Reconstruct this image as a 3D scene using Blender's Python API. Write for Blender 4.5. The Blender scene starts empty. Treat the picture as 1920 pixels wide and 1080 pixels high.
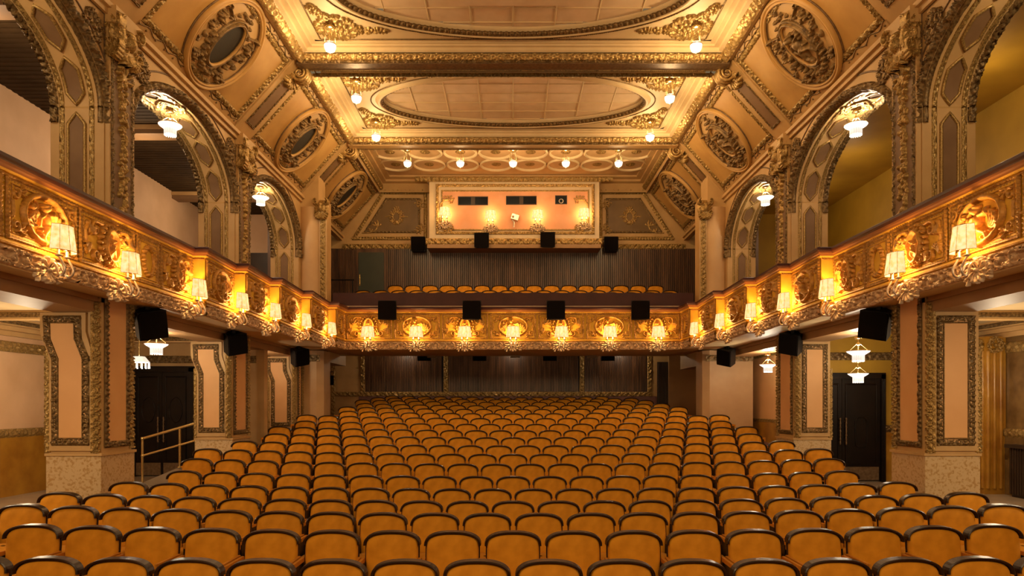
import bpy, math, random
import numpy as np
from mathutils import Matrix, Vector
PI = math.pi
random.seed(7); rng = np.random.default_rng(11)
sc = bpy.context.scene
COL = sc.collection
EYE = 1.87          # eye height above the flat stalls floor; the plans below give heights from eye level
SPACE = 1280.0

# ------------------------------------------------------------------ camera, world, exposure
cam = bpy.data.cameras.new('camera'); co = bpy.data.objects.new('camera', cam); COL.objects.link(co)
cam.lens = 24; cam.sensor_width = 36; cam.shift_y = 220/1920; cam.shift_x = -2/1920; cam.clip_start = .1
co.location = (0, 0, EYE); co.rotation_euler = (PI/2, 0, 0); sc.camera = co
w = bpy.data.worlds.new('world'); sc.world = w; w.use_nodes = True
w.node_tree.nodes['Background'].inputs[0].default_value = (1.0, .68, .34, 1)
w.node_tree.nodes['Background'].inputs[1].default_value = .15
sc.view_settings.view_transform = 'Standard'; sc.view_settings.look = 'None'
sc.view_settings.gamma = 1; sc.view_settings.use_curve_mapping = False
sc.view_settings.exposure = 0.28
sc.cycles.max_bounces = 6; sc.cycles.diffuse_bounces = 3; sc.cycles.glossy_bounces = 3
sc.cycles.transmission_bounces = 4; sc.cycles.transparent_max_bounces = 6; sc.cycles.sample_clamp_indirect = 4.0
sc.cycles.use_adaptive_sampling = True; sc.cycles.adaptive_threshold = .03

def lamp(x, y, h, power, color=(1, .74, .42), r=.05, kind='POINT', rot=None, size=None):
    l = bpy.data.lights.new('lamp_light', kind); l.energy = power; l.color = color
    if kind == 'POINT': l.shadow_soft_size = r
    if kind == 'AREA': l.shape = 'RECTANGLE'; l.size, l.size_y = size
    if kind == 'SPOT': l.spot_size = 1.5; l.spot_blend = .6; l.shadow_soft_size = r
    o = bpy.data.objects.new('lamp_light', l); COL.objects.link(o); o.location = (x, y, h+EYE)
    if rot: o.rotation_euler = rot
    return o
# added area fill lights, unseen high behind the viewer, washing the house
for sx in (-3.2, 3.2):
    lamp(sx, -1.5, 3.4, 150, (1, .66, .33), kind='AREA', rot=(math.radians(84), 0, 0), size=(2.4, 1.2))

# ------------------------------------------------------------------ materials
def mat(name, c1, c2=None, rough=.6, metal=0, scale=6, bump=0, bscale=60, emit=None, estr=0, spec=.5, stretch=None, detail=4, contrast=(.3, .7), sheen=0):
    m = bpy.data.materials.new(name); m.use_nodes = True; nt = m.node_tree; N = nt.nodes; L = nt.links
    p = N['Principled BSDF']; p.inputs['Roughness'].default_value = rough; p.inputs['Metallic'].default_value = metal
    p.inputs['Specular IOR Level'].default_value = spec
    p.inputs['Base Color'].default_value = (*c1, 1)
    if sheen:
        p.inputs['Sheen Weight'].default_value = sheen; p.inputs['Sheen Roughness'].default_value = .4
        p.inputs['Sheen Tint'].default_value = (1, .6, .2, 1)
    tc = N.new('ShaderNodeTexCoord'); mp = N.new('ShaderNodeMapping'); L.new(tc.outputs['Object'], mp.inputs[0])
    if stretch: mp.inputs['Scale'].default_value = stretch
    if c2:
        n = N.new('ShaderNodeTexNoise'); n.inputs['Scale'].default_value = scale; n.inputs['Detail'].default_value = detail
        L.new(mp.outputs[0], n.inputs['Vector'])
        r = N.new('ShaderNodeValToRGB'); r.color_ramp.elements[0].color = (*c1, 1); r.color_ramp.elements[1].color = (*c2, 1)
        r.color_ramp.elements[0].position = contrast[0]; r.color_ramp.elements[1].position = contrast[1]
        L.new(n.outputs[0], r.inputs[0]); L.new(r.outputs[0], p.inputs['Base Color'])
        if estr and emit is None: L.new(r.outputs[0], p.inputs['Emission Color'])
    if bump:
        b = N.new('ShaderNodeBump'); b.inputs['Strength'].default_value = bump; b.inputs['Distance'].default_value = .01
        n2 = N.new('ShaderNodeTexNoise'); n2.inputs['Scale'].default_value = bscale; n2.inputs['Detail'].default_value = 3
        L.new(mp.outputs[0], n2.inputs['Vector']); L.new(n2.outputs[0], b.inputs['Height']); L.new(b.outputs[0], p.inputs['Normal'])
    if emit: p.inputs['Emission Color'].default_value = (*emit, 1)
    p.inputs['Emission Strength'].default_value = estr
    return m
MT = {}
def defmat(k, *a, **kw): MT[k] = mat(k, *a, **kw)
defmat('cream', (.52, .31, .115), (.62, .39, .16), rough=.55, scale=2.2, bump=.1, bscale=20)
defmat('cream_light', (.72, .53, .28), (.80, .61, .35), rough=.55, scale=3)
defmat('amber_plaster', (.46, .245, .065), (.62, .36, .11), rough=.5, scale=1.6)
defmat('pier_tan', (.54, .32, .14), (.64, .40, .19), rough=.55, scale=2)
defmat('pink', (.74, .39, .15), (.82, .46, .19), rough=.55, scale=2.0)
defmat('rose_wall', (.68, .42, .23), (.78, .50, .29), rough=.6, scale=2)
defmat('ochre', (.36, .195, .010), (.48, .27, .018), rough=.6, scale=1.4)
defmat('gold', (.16, .09, .025), (.60, .38, .12), rough=.38, metal=.45, scale=60, bump=.3, bscale=90, detail=6)
defmat('gold_dark', (.075, .04, .015), (.30, .185, .065), rough=.42, metal=.5, scale=30, bump=.3, bscale=90, detail=6)
defmat('gold_bright', (.30, .165, .045), (.72, .48, .18), rough=.38, metal=.5, scale=22, bump=.2, bscale=80, detail=5)
defmat('bronze', (.13, .075, .035), (.24, .15, .075), rough=.45, metal=.3, scale=20, bump=.2, bscale=60)
defmat('taupe', (.19, .10, .042), (.25, .14, .06), rough=.6, scale=3)
defmat('parapet_orange', (.84, .44, .03), (.93, .54, .06), rough=.6, metal=0, spec=.3, scale=7)
defmat('parapet_gold', (.36, .155, .018), (.66, .32, .045), rough=.5, metal=.1, scale=22, bump=.25, bscale=80, detail=6)
defmat('frieze', (.36, .19, .08), (.74, .48, .26), rough=.45, metal=.15, scale=24, bump=.3, bscale=90, detail=5)
defmat('rail_mauve', (.050, .012, .009), (.068, .018, .013), rough=.45, scale=3, spec=.3)
defmat('rail_wood', (.34, .13, .04), (.42, .17, .055), rough=.35, scale=3, stretch=(1, 1, 8))
defmat('mauve', (.17, .075, .06), (.21, .09, .07), rough=.6, scale=3)
defmat('brown', (.34, .18, .07), (.42, .23, .09), rough=.5, scale=2)
defmat('dark_brown', (.035, .018, .010), (.05, .027, .014), rough=.4, scale=3)
defmat('velvet', (.60, .24, .012), (.86, .37, .024), rough=.75, scale=6, bump=.12, bscale=220, spec=.2, sheen=.25)
defmat('velvet_dark', (.56, .22, .018), (.66, .26, .024), rough=.8, scale=9, spec=.2)
defmat('chair_wood', (.016, .006, .003), (.032, .012, .006), rough=.3, scale=8, stretch=(1, 6, 6), spec=.45)
defmat('iron', (.02, .018, .016), rough=.4, metal=.6)
defmat('carpet', (.16, .055, .025), (.20, .075, .035), rough=.9, scale=40)
defmat('stone_floor', (.30, .22, .14), (.38, .28, .18), rough=.45, scale=3)
defmat('marble', (.66, .48, .27), (.50, .30, .12), rough=.3, scale=32, detail=9, contrast=(.50, .62))
defmat('marble_orange', (.30, .12, .012), (.50, .25, .03), rough=.28, scale=3, detail=8)
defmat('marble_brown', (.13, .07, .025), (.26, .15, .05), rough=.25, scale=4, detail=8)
defmat('slat_wood', (.055, .022, .009), (.17, .078, .035), rough=.35, scale=9, stretch=(1, 1, .12), spec=.6)
defmat('slat_back', (.012, .007, .005), rough=.6)
defmat('door_wood', (.007, .0035, .002), (.013, .006, .003), rough=.38, scale=5, spec=.25)
defmat('door_green', (.035, .042, .030), (.045, .054, .038), rough=.4, scale=4)
defmat('black', (.005, .004, .004), rough=.5, spec=.25)
defmat('black_cloth', (.004, .002, .002), (.006, .004, .003), rough=.9, scale=200, spec=.12)
defmat('grille', (.02, .016, .011), (.06, .048, .032), rough=.7, metal=.2, scale=90)
defmat('brass', (.80, .58, .24), (.88, .68, .30), rough=.22, metal=.9, scale=4)
defmat('silver', (.62, .50, .38), (.80, .68, .54), rough=.28, metal=.7, scale=12)
defmat('plate', (.50, .34, .20), (.72, .54, .36), rough=.4, metal=.2, scale=14)
defmat('tile', (.78, .56, .33), (.88, .66, .42), rough=.5, scale=4)
defmat('tile_seam', (.45, .30, .16), rough=.6)
defmat('coffer', (.58, .35, .15), (.66, .42, .20), rough=.5, scale=4)
defmat('booth_field', (.80, .36, .17), (.88, .44, .24), rough=.55, scale=3)
defmat('booth_cream', (.72, .55, .33), (.78, .6, .38), rough=.55, scale=3)
defmat('trapezoid_field', (.17, .095, .028), (.22, .125, .04), rough=.5, scale=3)
defmat('window_dark', (.003, .005, .009), rough=.3, spec=.2)
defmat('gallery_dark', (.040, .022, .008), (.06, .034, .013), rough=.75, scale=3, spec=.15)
defmat('lit_glass', (.9, .9, .9), rough=.2, emit=(1, .93, .80), estr=1.0)
defmat('lit_crystal', (.9, .9, .9), rough=.1, emit=(1, .95, .86), estr=.4)
defmat('bulb', (1, 1, 1), emit=(1, .82, .5), estr=4)
def shade_material():
    m = bpy.data.materials.new('parchment_shade'); m.use_nodes = True; nt = m.node_tree; N = nt.nodes; L = nt.links
    for n in list(N): N.remove(n)
    out = N.new('ShaderNodeOutputMaterial'); tc = N.new('ShaderNodeTexCoord'); n = N.new('ShaderNodeTexNoise')
    n.inputs['Scale'].default_value = 22; n.inputs['Detail'].default_value = 6; L.new(tc.outputs['Object'], n.inputs[0])
    r = N.new('ShaderNodeValToRGB'); r.color_ramp.elements[0].color = (.92, .58, .22, 1); r.color_ramp.elements[1].color = (1, .86, .50, 1)
    r.color_ramp.elements[0].position = .35; r.color_ramp.elements[1].position = .62; L.new(n.outputs[0], r.inputs[0])
    d = N.new('ShaderNodeBsdfDiffuse'); t = N.new('ShaderNodeBsdfTranslucent'); e = N.new('ShaderNodeEmission')
    e.inputs[1].default_value = .60
    for k in (d, t, e): L.new(r.outputs[0], k.inputs[0])
    m1 = N.new('ShaderNodeMixShader'); m1.inputs[0].default_value = .012; L.new(d.outputs[0], m1.inputs[1]); L.new(t.outputs[0], m1.inputs[2])
    a = N.new('ShaderNodeAddShader'); L.new(m1.outputs[0], a.inputs[0]); L.new(e.outputs[0], a.inputs[1]); L.new(a.outputs[0], out.inputs[0])
    MT['shade'] = m
shade_material()

# ------------------------------------------------------------------ mesh builder
class B:
    def __init__(s): s.V = []; s.n = 0; s.Q = []; s.P = []
    def add(s, v, faces, smooth=False, M=None):
        v = np.asarray(v, float).reshape(-1, 3)
        if M is not None:
            A = np.array(M); v = v @ A[:3, :3].T + A[:3, 3]
            if np.linalg.det(A[:3, :3]) < 0: faces = [tuple(reversed(f)) for f in faces] if not isinstance(faces, np.ndarray) else faces[:, ::-1]
        s.V.append(v); k = s.n; s.n += len(v)
        if isinstance(faces, np.ndarray): s.Q.append((faces+k, smooth))
        else: s.P.append(([tuple(i+k for i in f) for f in faces], smooth))
        return s
    def box(s, x0, x1, y0, y1, z0, z1, M=None):
        x0, x1 = min(x0, x1), max(x0, x1); y0, y1 = min(y0, y1), max(y0, y1); z0, z1 = min(z0, z1), max(z0, z1)
        v = [(x0,y0,z0),(x1,y0,z0),(x1,y1,z0),(x0,y1,z0),(x0,y0,z1),(x1,y0,z1),(x1,y1,z1),(x0,y1,z1)]
        return s.add(v, np.array([(0,3,2,1),(4,5,6,7),(0,1,5,4),(1,2,6,5),(2,3,7,6),(3,0,4,7)]), False, M)
    def grid(s, P, smooth=True, cu=False, cv=False, mask=None, flip=False, M=None):
        P = np.asarray(P, float); nu, nv = P.shape[:2]
        iu = np.arange(nu if cu else nu-1); iv = np.arange(nv if cv else nv-1)
        a, b = np.meshgrid(iu, iv, indexing='ij'); a2 = (a+1) % nu; b2 = (b+1) % nv
        q = np.stack([a*nv+b, a2*nv+b, a2*nv+b2, a*nv+b2], -1)
        if mask is not None: q = q[mask]
        q = q.reshape(-1, 4)
        if flip: q = q[:, ::-1]
        v = P.reshape(-1, 3)
        if mask is not None:
            used, inv = np.unique(q, return_inverse=True); v = v[used]; q = inv.reshape(-1, 4)
        return s.add(v, q, smooth, M)
    def prism(s, poly, z0, z1, M=None, smooth=False):
        n = len(poly); area = sum(poly[i][0]*poly[(i+1)%n][1]-poly[(i+1)%n][0]*poly[i][1] for i in range(n))
        if area < 0: poly = poly[::-1]
        v = [(x, y, z0) for x, y in poly]+[(x, y, z1) for x, y in poly]
        f = [tuple(range(n-1, -1, -1)), tuple(range(n, 2*n))]+[(i, (i+1) % n, n+(i+1) % n, n+i) for i in range(n)]
        return s.add(v, f, smooth, M)
    def lathe(s, prof, n=24, M=None, a0=0, a1=2*PI, smooth=True):
        full = abs(a1-a0-2*PI) < 1e-6
        th = a0+np.arange(n)*(a1-a0)/n if full else np.linspace(a0, a1, n+1)
        p = np.array(prof, float); P = np.zeros((len(th), len(p), 3))
        P[:, :, 0] = np.cos(th)[:, None]*p[:, 0]; P[:, :, 1] = np.sin(th)[:, None]*p[:, 0]; P[:, :, 2] = p[:, 1]
        return s.grid(P, smooth, cu=full, M=M)
    def tube(s, pts, r, n=8, M=None, closed=False):
        p = np.asarray(pts, float); m = len(p); r = np.broadcast_to(np.asarray(r, float), (m,))
        T = np.gradient(p, axis=0) if not closed else np.roll(p, -1, 0)-np.roll(p, 1, 0)
        T /= np.linalg.norm(T, axis=1)[:, None]+1e-9
        ref = np.array([.13, .31, .94]); A = np.cross(T, ref); A /= np.linalg.norm(A, axis=1)[:, None]+1e-9; C = np.cross(T, A)
        th = np.arange(n)*2*PI/n
        P = p[:, None]+r[:, None, None]*(np.cos(th)[None, :, None]*A[:, None]+np.sin(th)[None, :, None]*C[:, None])
        s.grid(P, True, cu=closed, cv=True, M=M, flip=True)
        if not closed:
            s.add(P[0], [tuple(range(n))], False, M); s.add(P[-1], [tuple(range(n-1, -1, -1))], False, M)
        return s
    def ball(s, c, r, n=8, M=None):
        rx, ry, rz = (r, r, r) if np.isscalar(r) else r
        t = np.linspace(0, PI, n//2+2); ph = np.arange(n)*2*PI/n
        P = np.zeros((n, len(t), 3)); P[:, :, 0] = c[0]+rx*np.cos(ph)[:, None]*np.sin(t); P[:, :, 1] = c[1]+ry*np.sin(ph)[:, None]*np.sin(t); P[:, :, 2] = c[2]-rz*np.cos(t)
        return s.grid(P, True, cu=True, M=M)
    def mesh(s, name):
        me = bpy.data.meshes.new(name); V = np.concatenate(s.V) if s.V else np.zeros((0, 3))
        lv, ls, sm = [], [], []
        for q, k in s.Q:
            lv.append(q.ravel()); ls.append(np.full(len(q), 4)); sm.append(np.full(len(q), k))
        for fl, k in s.P:
            for f in fl: lv.append(np.array(f)); ls.append(np.array([len(f)])); sm.append(np.array([k]))
        lv = np.concatenate(lv); ls = np.concatenate(ls); sm = np.concatenate(sm)
        me.vertices.add(len(V)); me.vertices.foreach_set('co', V.ravel().astype(np.float32))
        me.loops.add(len(lv)); me.loops.foreach_set('vertex_index', lv.astype(np.int32))
        me.polygons.add(len(ls)); st = np.concatenate([[0], np.cumsum(ls)[:-1]])
        me.polygons.foreach_set('loop_start', st.astype(np.int32)); me.polygons.foreach_set('loop_total', ls.astype(np.int32))
        me.polygons.foreach_set('use_smooth', sm.astype(bool)); me.update(calc_edges=True); me.validate()
        return me

ABS = {}   # objects whose children are given in plan coordinates: offset back
def tag(o, label=None, cat=None, group=None, kind=None):
    if label: o['label'] = label
    if cat: o['category'] = cat
    if group: o['group'] = group
    if kind: o['kind'] = kind
    return o
def obj(name, b, m, parent=None, local=False, loc=None):
    me = b if isinstance(b, bpy.types.Mesh) else b.mesh(name)
    if not me.materials: me.materials.append(MT[m])
    o = bpy.data.objects.new(name, me); COL.objects.link(o)
    if parent is None:
        o.location = (0, 0, EYE) if loc is None else (loc[0], loc[1], loc[2]+EYE)
    else:
        o.parent = parent
        if loc is not None: o.location = loc
        elif not local and parent.parent is None and parent.name in ABS: o.location = [-c for c in ABS[parent.name]]
    return o
def thing(name, label, cat, loc=(0, 0, 0), rz=0, group=None):
    o = bpy.data.objects.new(name, None); COL.objects.link(o); o.empty_display_size = .1
    o.location = (loc[0], loc[1], loc[2]+EYE); o.rotation_euler = (0, 0, rz); ABS[o.name] = loc
    return tag(o, label, cat, group)
def struct(name, b, m, parent=None):
    o = obj(name, b, m, parent)
    if parent is None: o['kind'] = 'structure'
    return o
def copy_tree(o, parent=None):
    c = o.copy(); COL.objects.link(c)
    if parent is not None: c.parent = parent
    for ch in o.children: copy_tree(ch, c)
    return c
def frame(O, U, V, N):
    M = np.eye(4); M[:3, 0] = U; M[:3, 1] = V; M[:3, 2] = N; M[:3, 3] = O; return M

# ------------------------------------------------------------------ carving
def pattern(kind, u, v, p):
    """u metres along, v 0..1 across; returns 0..1 relief"""
    e = np.clip(np.sin(PI*v), 0, 1)
    a = 2*PI*u/p
    if kind == 'leaf': return e**.6*(.35+.65*np.abs(np.sin(a/2+1.6*np.abs(v-.5)*3)))
    if kind == 'egg': return np.sqrt(np.clip(1-((2*v-1)**2+(2*((u/p) % 1)-1)**2), 0, 1))*.85+.15*e
    if kind == 'rope': return e**.5*(.45+.55*np.sin(a+5*v)**2)
    if kind == 'scroll':
        s = np.sin(a/2+2.2*np.sin(PI*(v*2-1)+a/2))
        t = np.cos(a*1.5+7*v)*np.sin(9*v+a/3)
        return e**.4*np.clip(.45+.35*s+.3*t, .05, 1)
    if kind == 'flower':
        x = ((u/p) % 1)-.5; y = v-.5; r = np.hypot(x, y); th = np.arctan2(y, x)
        f = np.clip(1-r/.5, 0, 1)**.4*(.6+.4*np.cos(5*th+2*np.floor(u/p)))+.5*np.exp(-(r/.12)**2)
        return np.clip(f+.25*e*np.abs(np.sin(a*2+6*v)), 0, 1.1)
    if kind == 'plain': return e**.35
    return e
TILES = {}
def make_tile(name, aspect, draw):
    st = random.getstate(); r = Relief(aspect, 1, int(72*aspect), 64)
    for dx in (-aspect, 0, aspect): random.seed(4); draw(r, dx)
    random.setstate(st); TILES[name] = (np.clip(r.F, 0, 1), aspect)
def sample_tile(kind, u, v, width):
    F, asp = TILES[kind]; nu, nv_ = F.shape; p = asp*width
    x = ((u/p) % 1)*(nu-1); y = v*(nv_-1); x, y = np.broadcast_arrays(x, y)
    i = np.floor(x).astype(int) % nu; j = np.minimum(np.floor(y).astype(int), nv_-2); fx = x-np.floor(x); fy = y-j; i2 = (i+1) % nu
    return F[i, j]*(1-fx)*(1-fy)+F[i2, j]*fx*(1-fy)+F[i, j+1]*(1-fx)*fy+F[i2, j+1]*fx*fy
def carve(b, C, Vd, Nd, width, height, kind='leaf', p=.1, nv=8, base=0.0, u0=0):
    C = np.asarray(C, float); n = len(C); Vd = np.broadcast_to(Vd, (n, 3)); Nd = np.broadcast_to(Nd, (n, 3))
    L = np.concatenate([[0], np.cumsum(np.linalg.norm(np.diff(C, axis=0), axis=1))])+u0
    v = np.linspace(0, 1, nv+1); H = (sample_tile(kind, L[:, None], v[None], width) if kind in TILES else pattern(kind, L[:, None], v[None], p))*height*1.35+base; H[:, 0] = 0; H[:, -1] = 0
    P = C[:, None]+(v-.5)[None, :, None]*width*Vd[:, None]+H[..., None]*Nd[:, None]
    T = C[1]-C[0]; fl = np.dot(np.cross(T, Vd[0]), Nd[0]) < 0
    b.grid(P, True, flip=fl)
def line(a, b_, step=.025):
    a = np.array(a, float); b_ = np.array(b_, float); n = max(2, int(np.linalg.norm(b_-a)/step)+1)
    return a+(b_-a)*np.linspace(0, 1, n)[:, None]
def strip(b, a, c, N, width, height, kind='leaf', p=.1, nv=8, step=.018, side=None):
    a = np.array(a, float); c = np.array(c, float); T = (c-a)/np.linalg.norm(c-a); N = np.array(N, float); V = np.cross(N, T)
    carve(b, line(a, c, step), V, N, width, height, kind, p, nv)
def loop_strip(b, pts, N, width, height, kind='leaf', p=.1, nv=6, step=.018):
    """closed polygon frame of carved strips, mitred simply by overlap"""
    pts = [np.array(q, float) for q in pts]; n = len(pts)
    for i in range(n):
        a, c = pts[i], pts[(i+1) % n]; T = (c-a)/np.linalg.norm(c-a)
        strip(b, a-T*width*.45, c+T*width*.45, N, width, height, kind, p, nv, step)

class Relief:
    def __init__(s, W, H, nx, ny):
        s.W, s.H = W, H; s.X, s.Y = np.meshgrid(np.linspace(-W/2, W/2, nx), np.linspace(-H/2, H/2, ny), indexing='ij'); s.F = np.zeros_like(s.X)
    def mx(s, f): s.F = np.maximum(s.F, f)
    def blob(s, x, y, rx, ry, h, a=0, base=0):
        dx, dy = s.X-x, s.Y-y; c, t = math.cos(a), math.sin(a); u = (dx*c+dy*t)/rx; v = (-dx*t+dy*c)/ry
        q = 1-u*u-v*v; s.mx(np.where(q > 0, base+h*np.sqrt(np.clip(q, 0, 1)), 0)); return s
    def ring(s, x, y, a, b, w_, h, rot=0):
        dx, dy = s.X-x, s.Y-y; c, t = math.cos(rot), math.sin(rot); u = dx*c+dy*t; v = -dx*t+dy*c
        r = np.sqrt((u/a)**2+(v/b)**2)+1e-9; d = np.abs(r-1)*np.hypot(u, v)/r
        s.mx(np.where(d < w_, h*np.sqrt(np.clip(1-(d/w_)**2, 0, 1)), 0)); return s
    def stroke(s, pts, r0, h, r1=None):
        r1 = r0 if r1 is None else r1; n = len(pts)-1
        for i in range(n):
            (ax, ay), (bx, by) = pts[i], pts[i+1]; dx, dy = bx-ax, by-ay; l2 = dx*dx+dy*dy+1e-12
            t = np.clip(((s.X-ax)*dx+(s.Y-ay)*dy)/l2, 0, 1); r = r0+(r1-r0)*((i+t)/n)
            d = np.hypot(s.X-ax-t*dx, s.Y-ay-t*dy); q = 1-(d/r)**2
            s.mx(np.where(q > 0, h*(r/r0)*np.sqrt(np.clip(q, 0, 1)), 0))
        return s
    def spiral(s, x, y, r, turns, a0, rr, h, sgn=1, tail=None):
        t = np.linspace(0, 1, 16); R = r*(1-.85*t); A = a0+sgn*turns*2*PI*t
        pts = list(zip(x+R*np.cos(A), y+R*np.sin(A)))
        if tail: pts = [tail]+pts
        return s.stroke(pts, rr, h, rr*.6)
    def fan(s, x, y, r, a0, a1, n, rr, h):
        for k in range(n):
            a = a0+(a1-a0)*k/max(1, n-1); s.stroke([(x, y), (x+r*.6*math.cos(a), y+r*.6*math.sin(a)), (x+r*math.cos(a+.2), y+r*math.sin(a+.2))], rr*.5, h*.6, rr)
            s.blob(x+r*.85*math.cos(a), y+r*.85*math.sin(a), rr*1.2, rr*.7, h, a)
        return s
    def wreath(s, x, y, a, b, n, r, h, a0=0, a1=2*PI, rot=0):
        for k in range(n):
            t = a0+(a1-a0)*k/n; u, v = a*math.cos(t), b*math.sin(t)
            s.blob(x+u*math.cos(rot)-v*math.sin(rot), y+u*math.sin(rot)+v*math.cos(rot), r*random.uniform(.8, 1.15), r*random.uniform(.7, 1), h*random.uniform(.75, 1), random.random()*3)
        return s
    def cherub(s, x, y, k, h, a=0):
        c, t = math.cos(a), math.sin(a)
        def q(u, v): return (x+k*(u*c-v*t), y+k*(u*t+v*c))
        s.blob(*q(0, .05), .22*k, .30*k, h, a); s.blob(*q(0, -.22), .20*k, .18*k, h*1.05, a)
        s.blob(*q(-.04, .46), .15*k, .17*k, h*1.25, a); s.blob(*q(-.10, .54), .13*k, .10*k, h*1.2, a); s.blob(*q(.06, .56), .12*k, .09*k, h*1.15, a)
        s.stroke([q(-.18, .22), q(-.38, .10), q(-.34, -.14)], .085*k, h*.9, .06*k); s.stroke([q(.18, .22), q(.40, .22), q(.52, .38)], .085*k, h*.9, .055*k)
        s.stroke([q(-.1, -.3), q(-.28, -.55), q(-.14, -.82)], .12*k, h, .07*k); s.stroke([q(.12, -.3), q(.36, -.48), q(.42, -.78)], .12*k, h, .07*k)
        return s
    def put(s, b, M, keep_flat=False, disc=None):
        F = s.F.copy(); G = F.copy(); G[1:-1, 1:-1] = (F[1:-1, 1:-1]*4+F[:-2, 1:-1]+F[2:, 1:-1]+F[1:-1, :-2]+F[1:-1, 2:])/8
        P = np.stack([s.X, s.Y, G], -1); m = None
        if not keep_flat:
            f = s.F > 1e-4; m = f[:-1, :-1] | f[1:, :-1] | f[:-1, 1:] | f[1:, 1:]
        if disc:
            r = np.hypot(s.X, s.Y) <= disc; m2 = r[:-1, :-1] & r[1:, 1:] & r[1:, :-1] & r[:-1, 1:]; m = m2 if m is None else m & m2
        if m is not None and not m.any(): return b
        return b.grid(P, True, mask=m, M=M)

def draw_scroll(r, dx):
    for k, sg in ((0, 1), (1, -1)):
        x = dx-.5+k*1.0; r.spiral(x, -.05*sg, .30, 1.3, -PI/2*sg, .065, .75, sg); r.wreath(x, -.03*sg, .07, .07, 5, .06, .9)
        r.stroke([(x-.5, .30*sg), (x-.2, .34*sg), (x+.1, .30*sg)], .06, .7, .05); r.fan(x+.42, .12*sg, .30, PI/2*sg-1.3, PI/2*sg+1.1, 5, .05, .65)
        r.fan(x-.38, -.22*sg, .22, -PI/2*sg-1.0, -PI/2*sg+1.0, 4, .045, .6)
    r.stroke([(dx-1, -.46), (dx+1, -.46)], .04, .5); r.stroke([(dx-1, .46), (dx+1, .46)], .04, .5)
def draw_flower(r, dx):
    r.wreath(dx, 0, .17, .17, 6, .13, .9); r.blob(dx, 0, .10, .10, 1.0)
    for sg in (-1, 1):
        r.fan(dx+.45*sg, 0, .30, PI/2-1.2, PI/2+1.2, 4, .06, .7); r.fan(dx+.45*sg, 0, .30, -PI/2-1.2, -PI/2+1.2, 4, .06, .7)
        r.stroke([(dx+.2*sg, .25), (dx+.5*sg, .38), (dx+.75*sg, .20)], .06, .6); r.stroke([(dx+.2*sg, -.25), (dx+.5*sg, -.38), (dx+.75*sg, -.20)], .06, .6); r.blob(dx+.7*sg, 0, .10, .12, .8)
def draw_leaf(r, dx):
    r.blob(dx, .0, .13, .42, .75); r.stroke([(dx, -.44), (dx, .40)], .05, 1.0, .03)
    for sg in (-1, 1): r.stroke([(dx+sg*.10, -.40), (dx+sg*.27, -.02), (dx+sg*.20, .36)], .075, .8, .05); r.blob(dx+sg*.36, .28, .09, .11, .6); r.blob(dx+sg*.36, -.3, .05, .16, .45)
    r.stroke([(dx-.5, -.46), (dx+.5, -.46)], .05, .5)
make_tile('scroll', 2.0, draw_scroll); make_tile('flower', 1.5, draw_flower); make_tile('leaf', .8, draw_leaf)

def ordinal(n):
    W = ['first', 'second', 'third', 'fourth', 'fifth', 'sixth', 'seventh', 'eighth', 'ninth', 'tenth', 'eleventh', 'twelfth', 'thirteenth', 'fourteenth', 'fifteenth', 'sixteenth', 'seventeenth', 'eighteenth', 'nineteenth', 'twentieth', 'twenty-first']
    return W[n-1]

# ================================================================== SETTING
HB, HF, HP, HC = 1.40, 1.63, 2.31, 2.47       # balcony: underside, top of frieze, top of panels, top of cap
XW, XO, XB = 5.35, 6.05, 8.60                 # wall face, wall back, outer wall of the galleries
SIDEF = -1.55
# stalls seating: rows measured front to back
ROWN = 19
DY = [4.83+.935*i for i in range(ROWN)]
HT = [.935*v for v in [-1.18, -1.145, -1.14, -1.15, -1.125, -1.06, -.96, -.871, -.774, -.664, -.554, -.44, -.32, -.21, -.104, 0.0, .11, .2, .28]]
CH = .80
def floor_h(x, y):
    h = np.interp(y, [0]+DY+[30], [HT[0]]+HT+[HT[-1]])-CH
    return h+.0035*x*x*np.clip((np.asarray(y)-4)/2, 0, 1)
b = B()
xs = np.linspace(-5.42, 5.42, 25); ys = np.linspace(-1, 22.6, 70)
X, Y = np.meshgrid(xs, ys, indexing='ij'); b.grid(np.stack([X, Y, floor_h(X, Y)], -1), True)
for s in (-1, 1):   # stalls edges down / up to the side floors and the rear aisles
    P = np.array([[(s*5.42, y, float(floor_h(5.42, y))), (s*5.42, y, -2.1)] for y in ys]); b.grid(P, False, flip=(s < 0))
    yy = np.linspace(15.0, 22.6, 20); P = np.array([[(s*5.42, y, float(floor_h(5.42, y))), (s*6.4, y, float(floor_h(5.42, y)))] for y in yy]); b.grid(P, False, flip=(s > 0))
floor_o = struct('floor', b, 'carpet')
b = B()
for s in (-1, 1):
    b.box(s*5.43, s*XB, -1, 15.0, -2.1, SIDEF)
obj('side_aisle_floor', b, 'stone_floor', floor_o)

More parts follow.
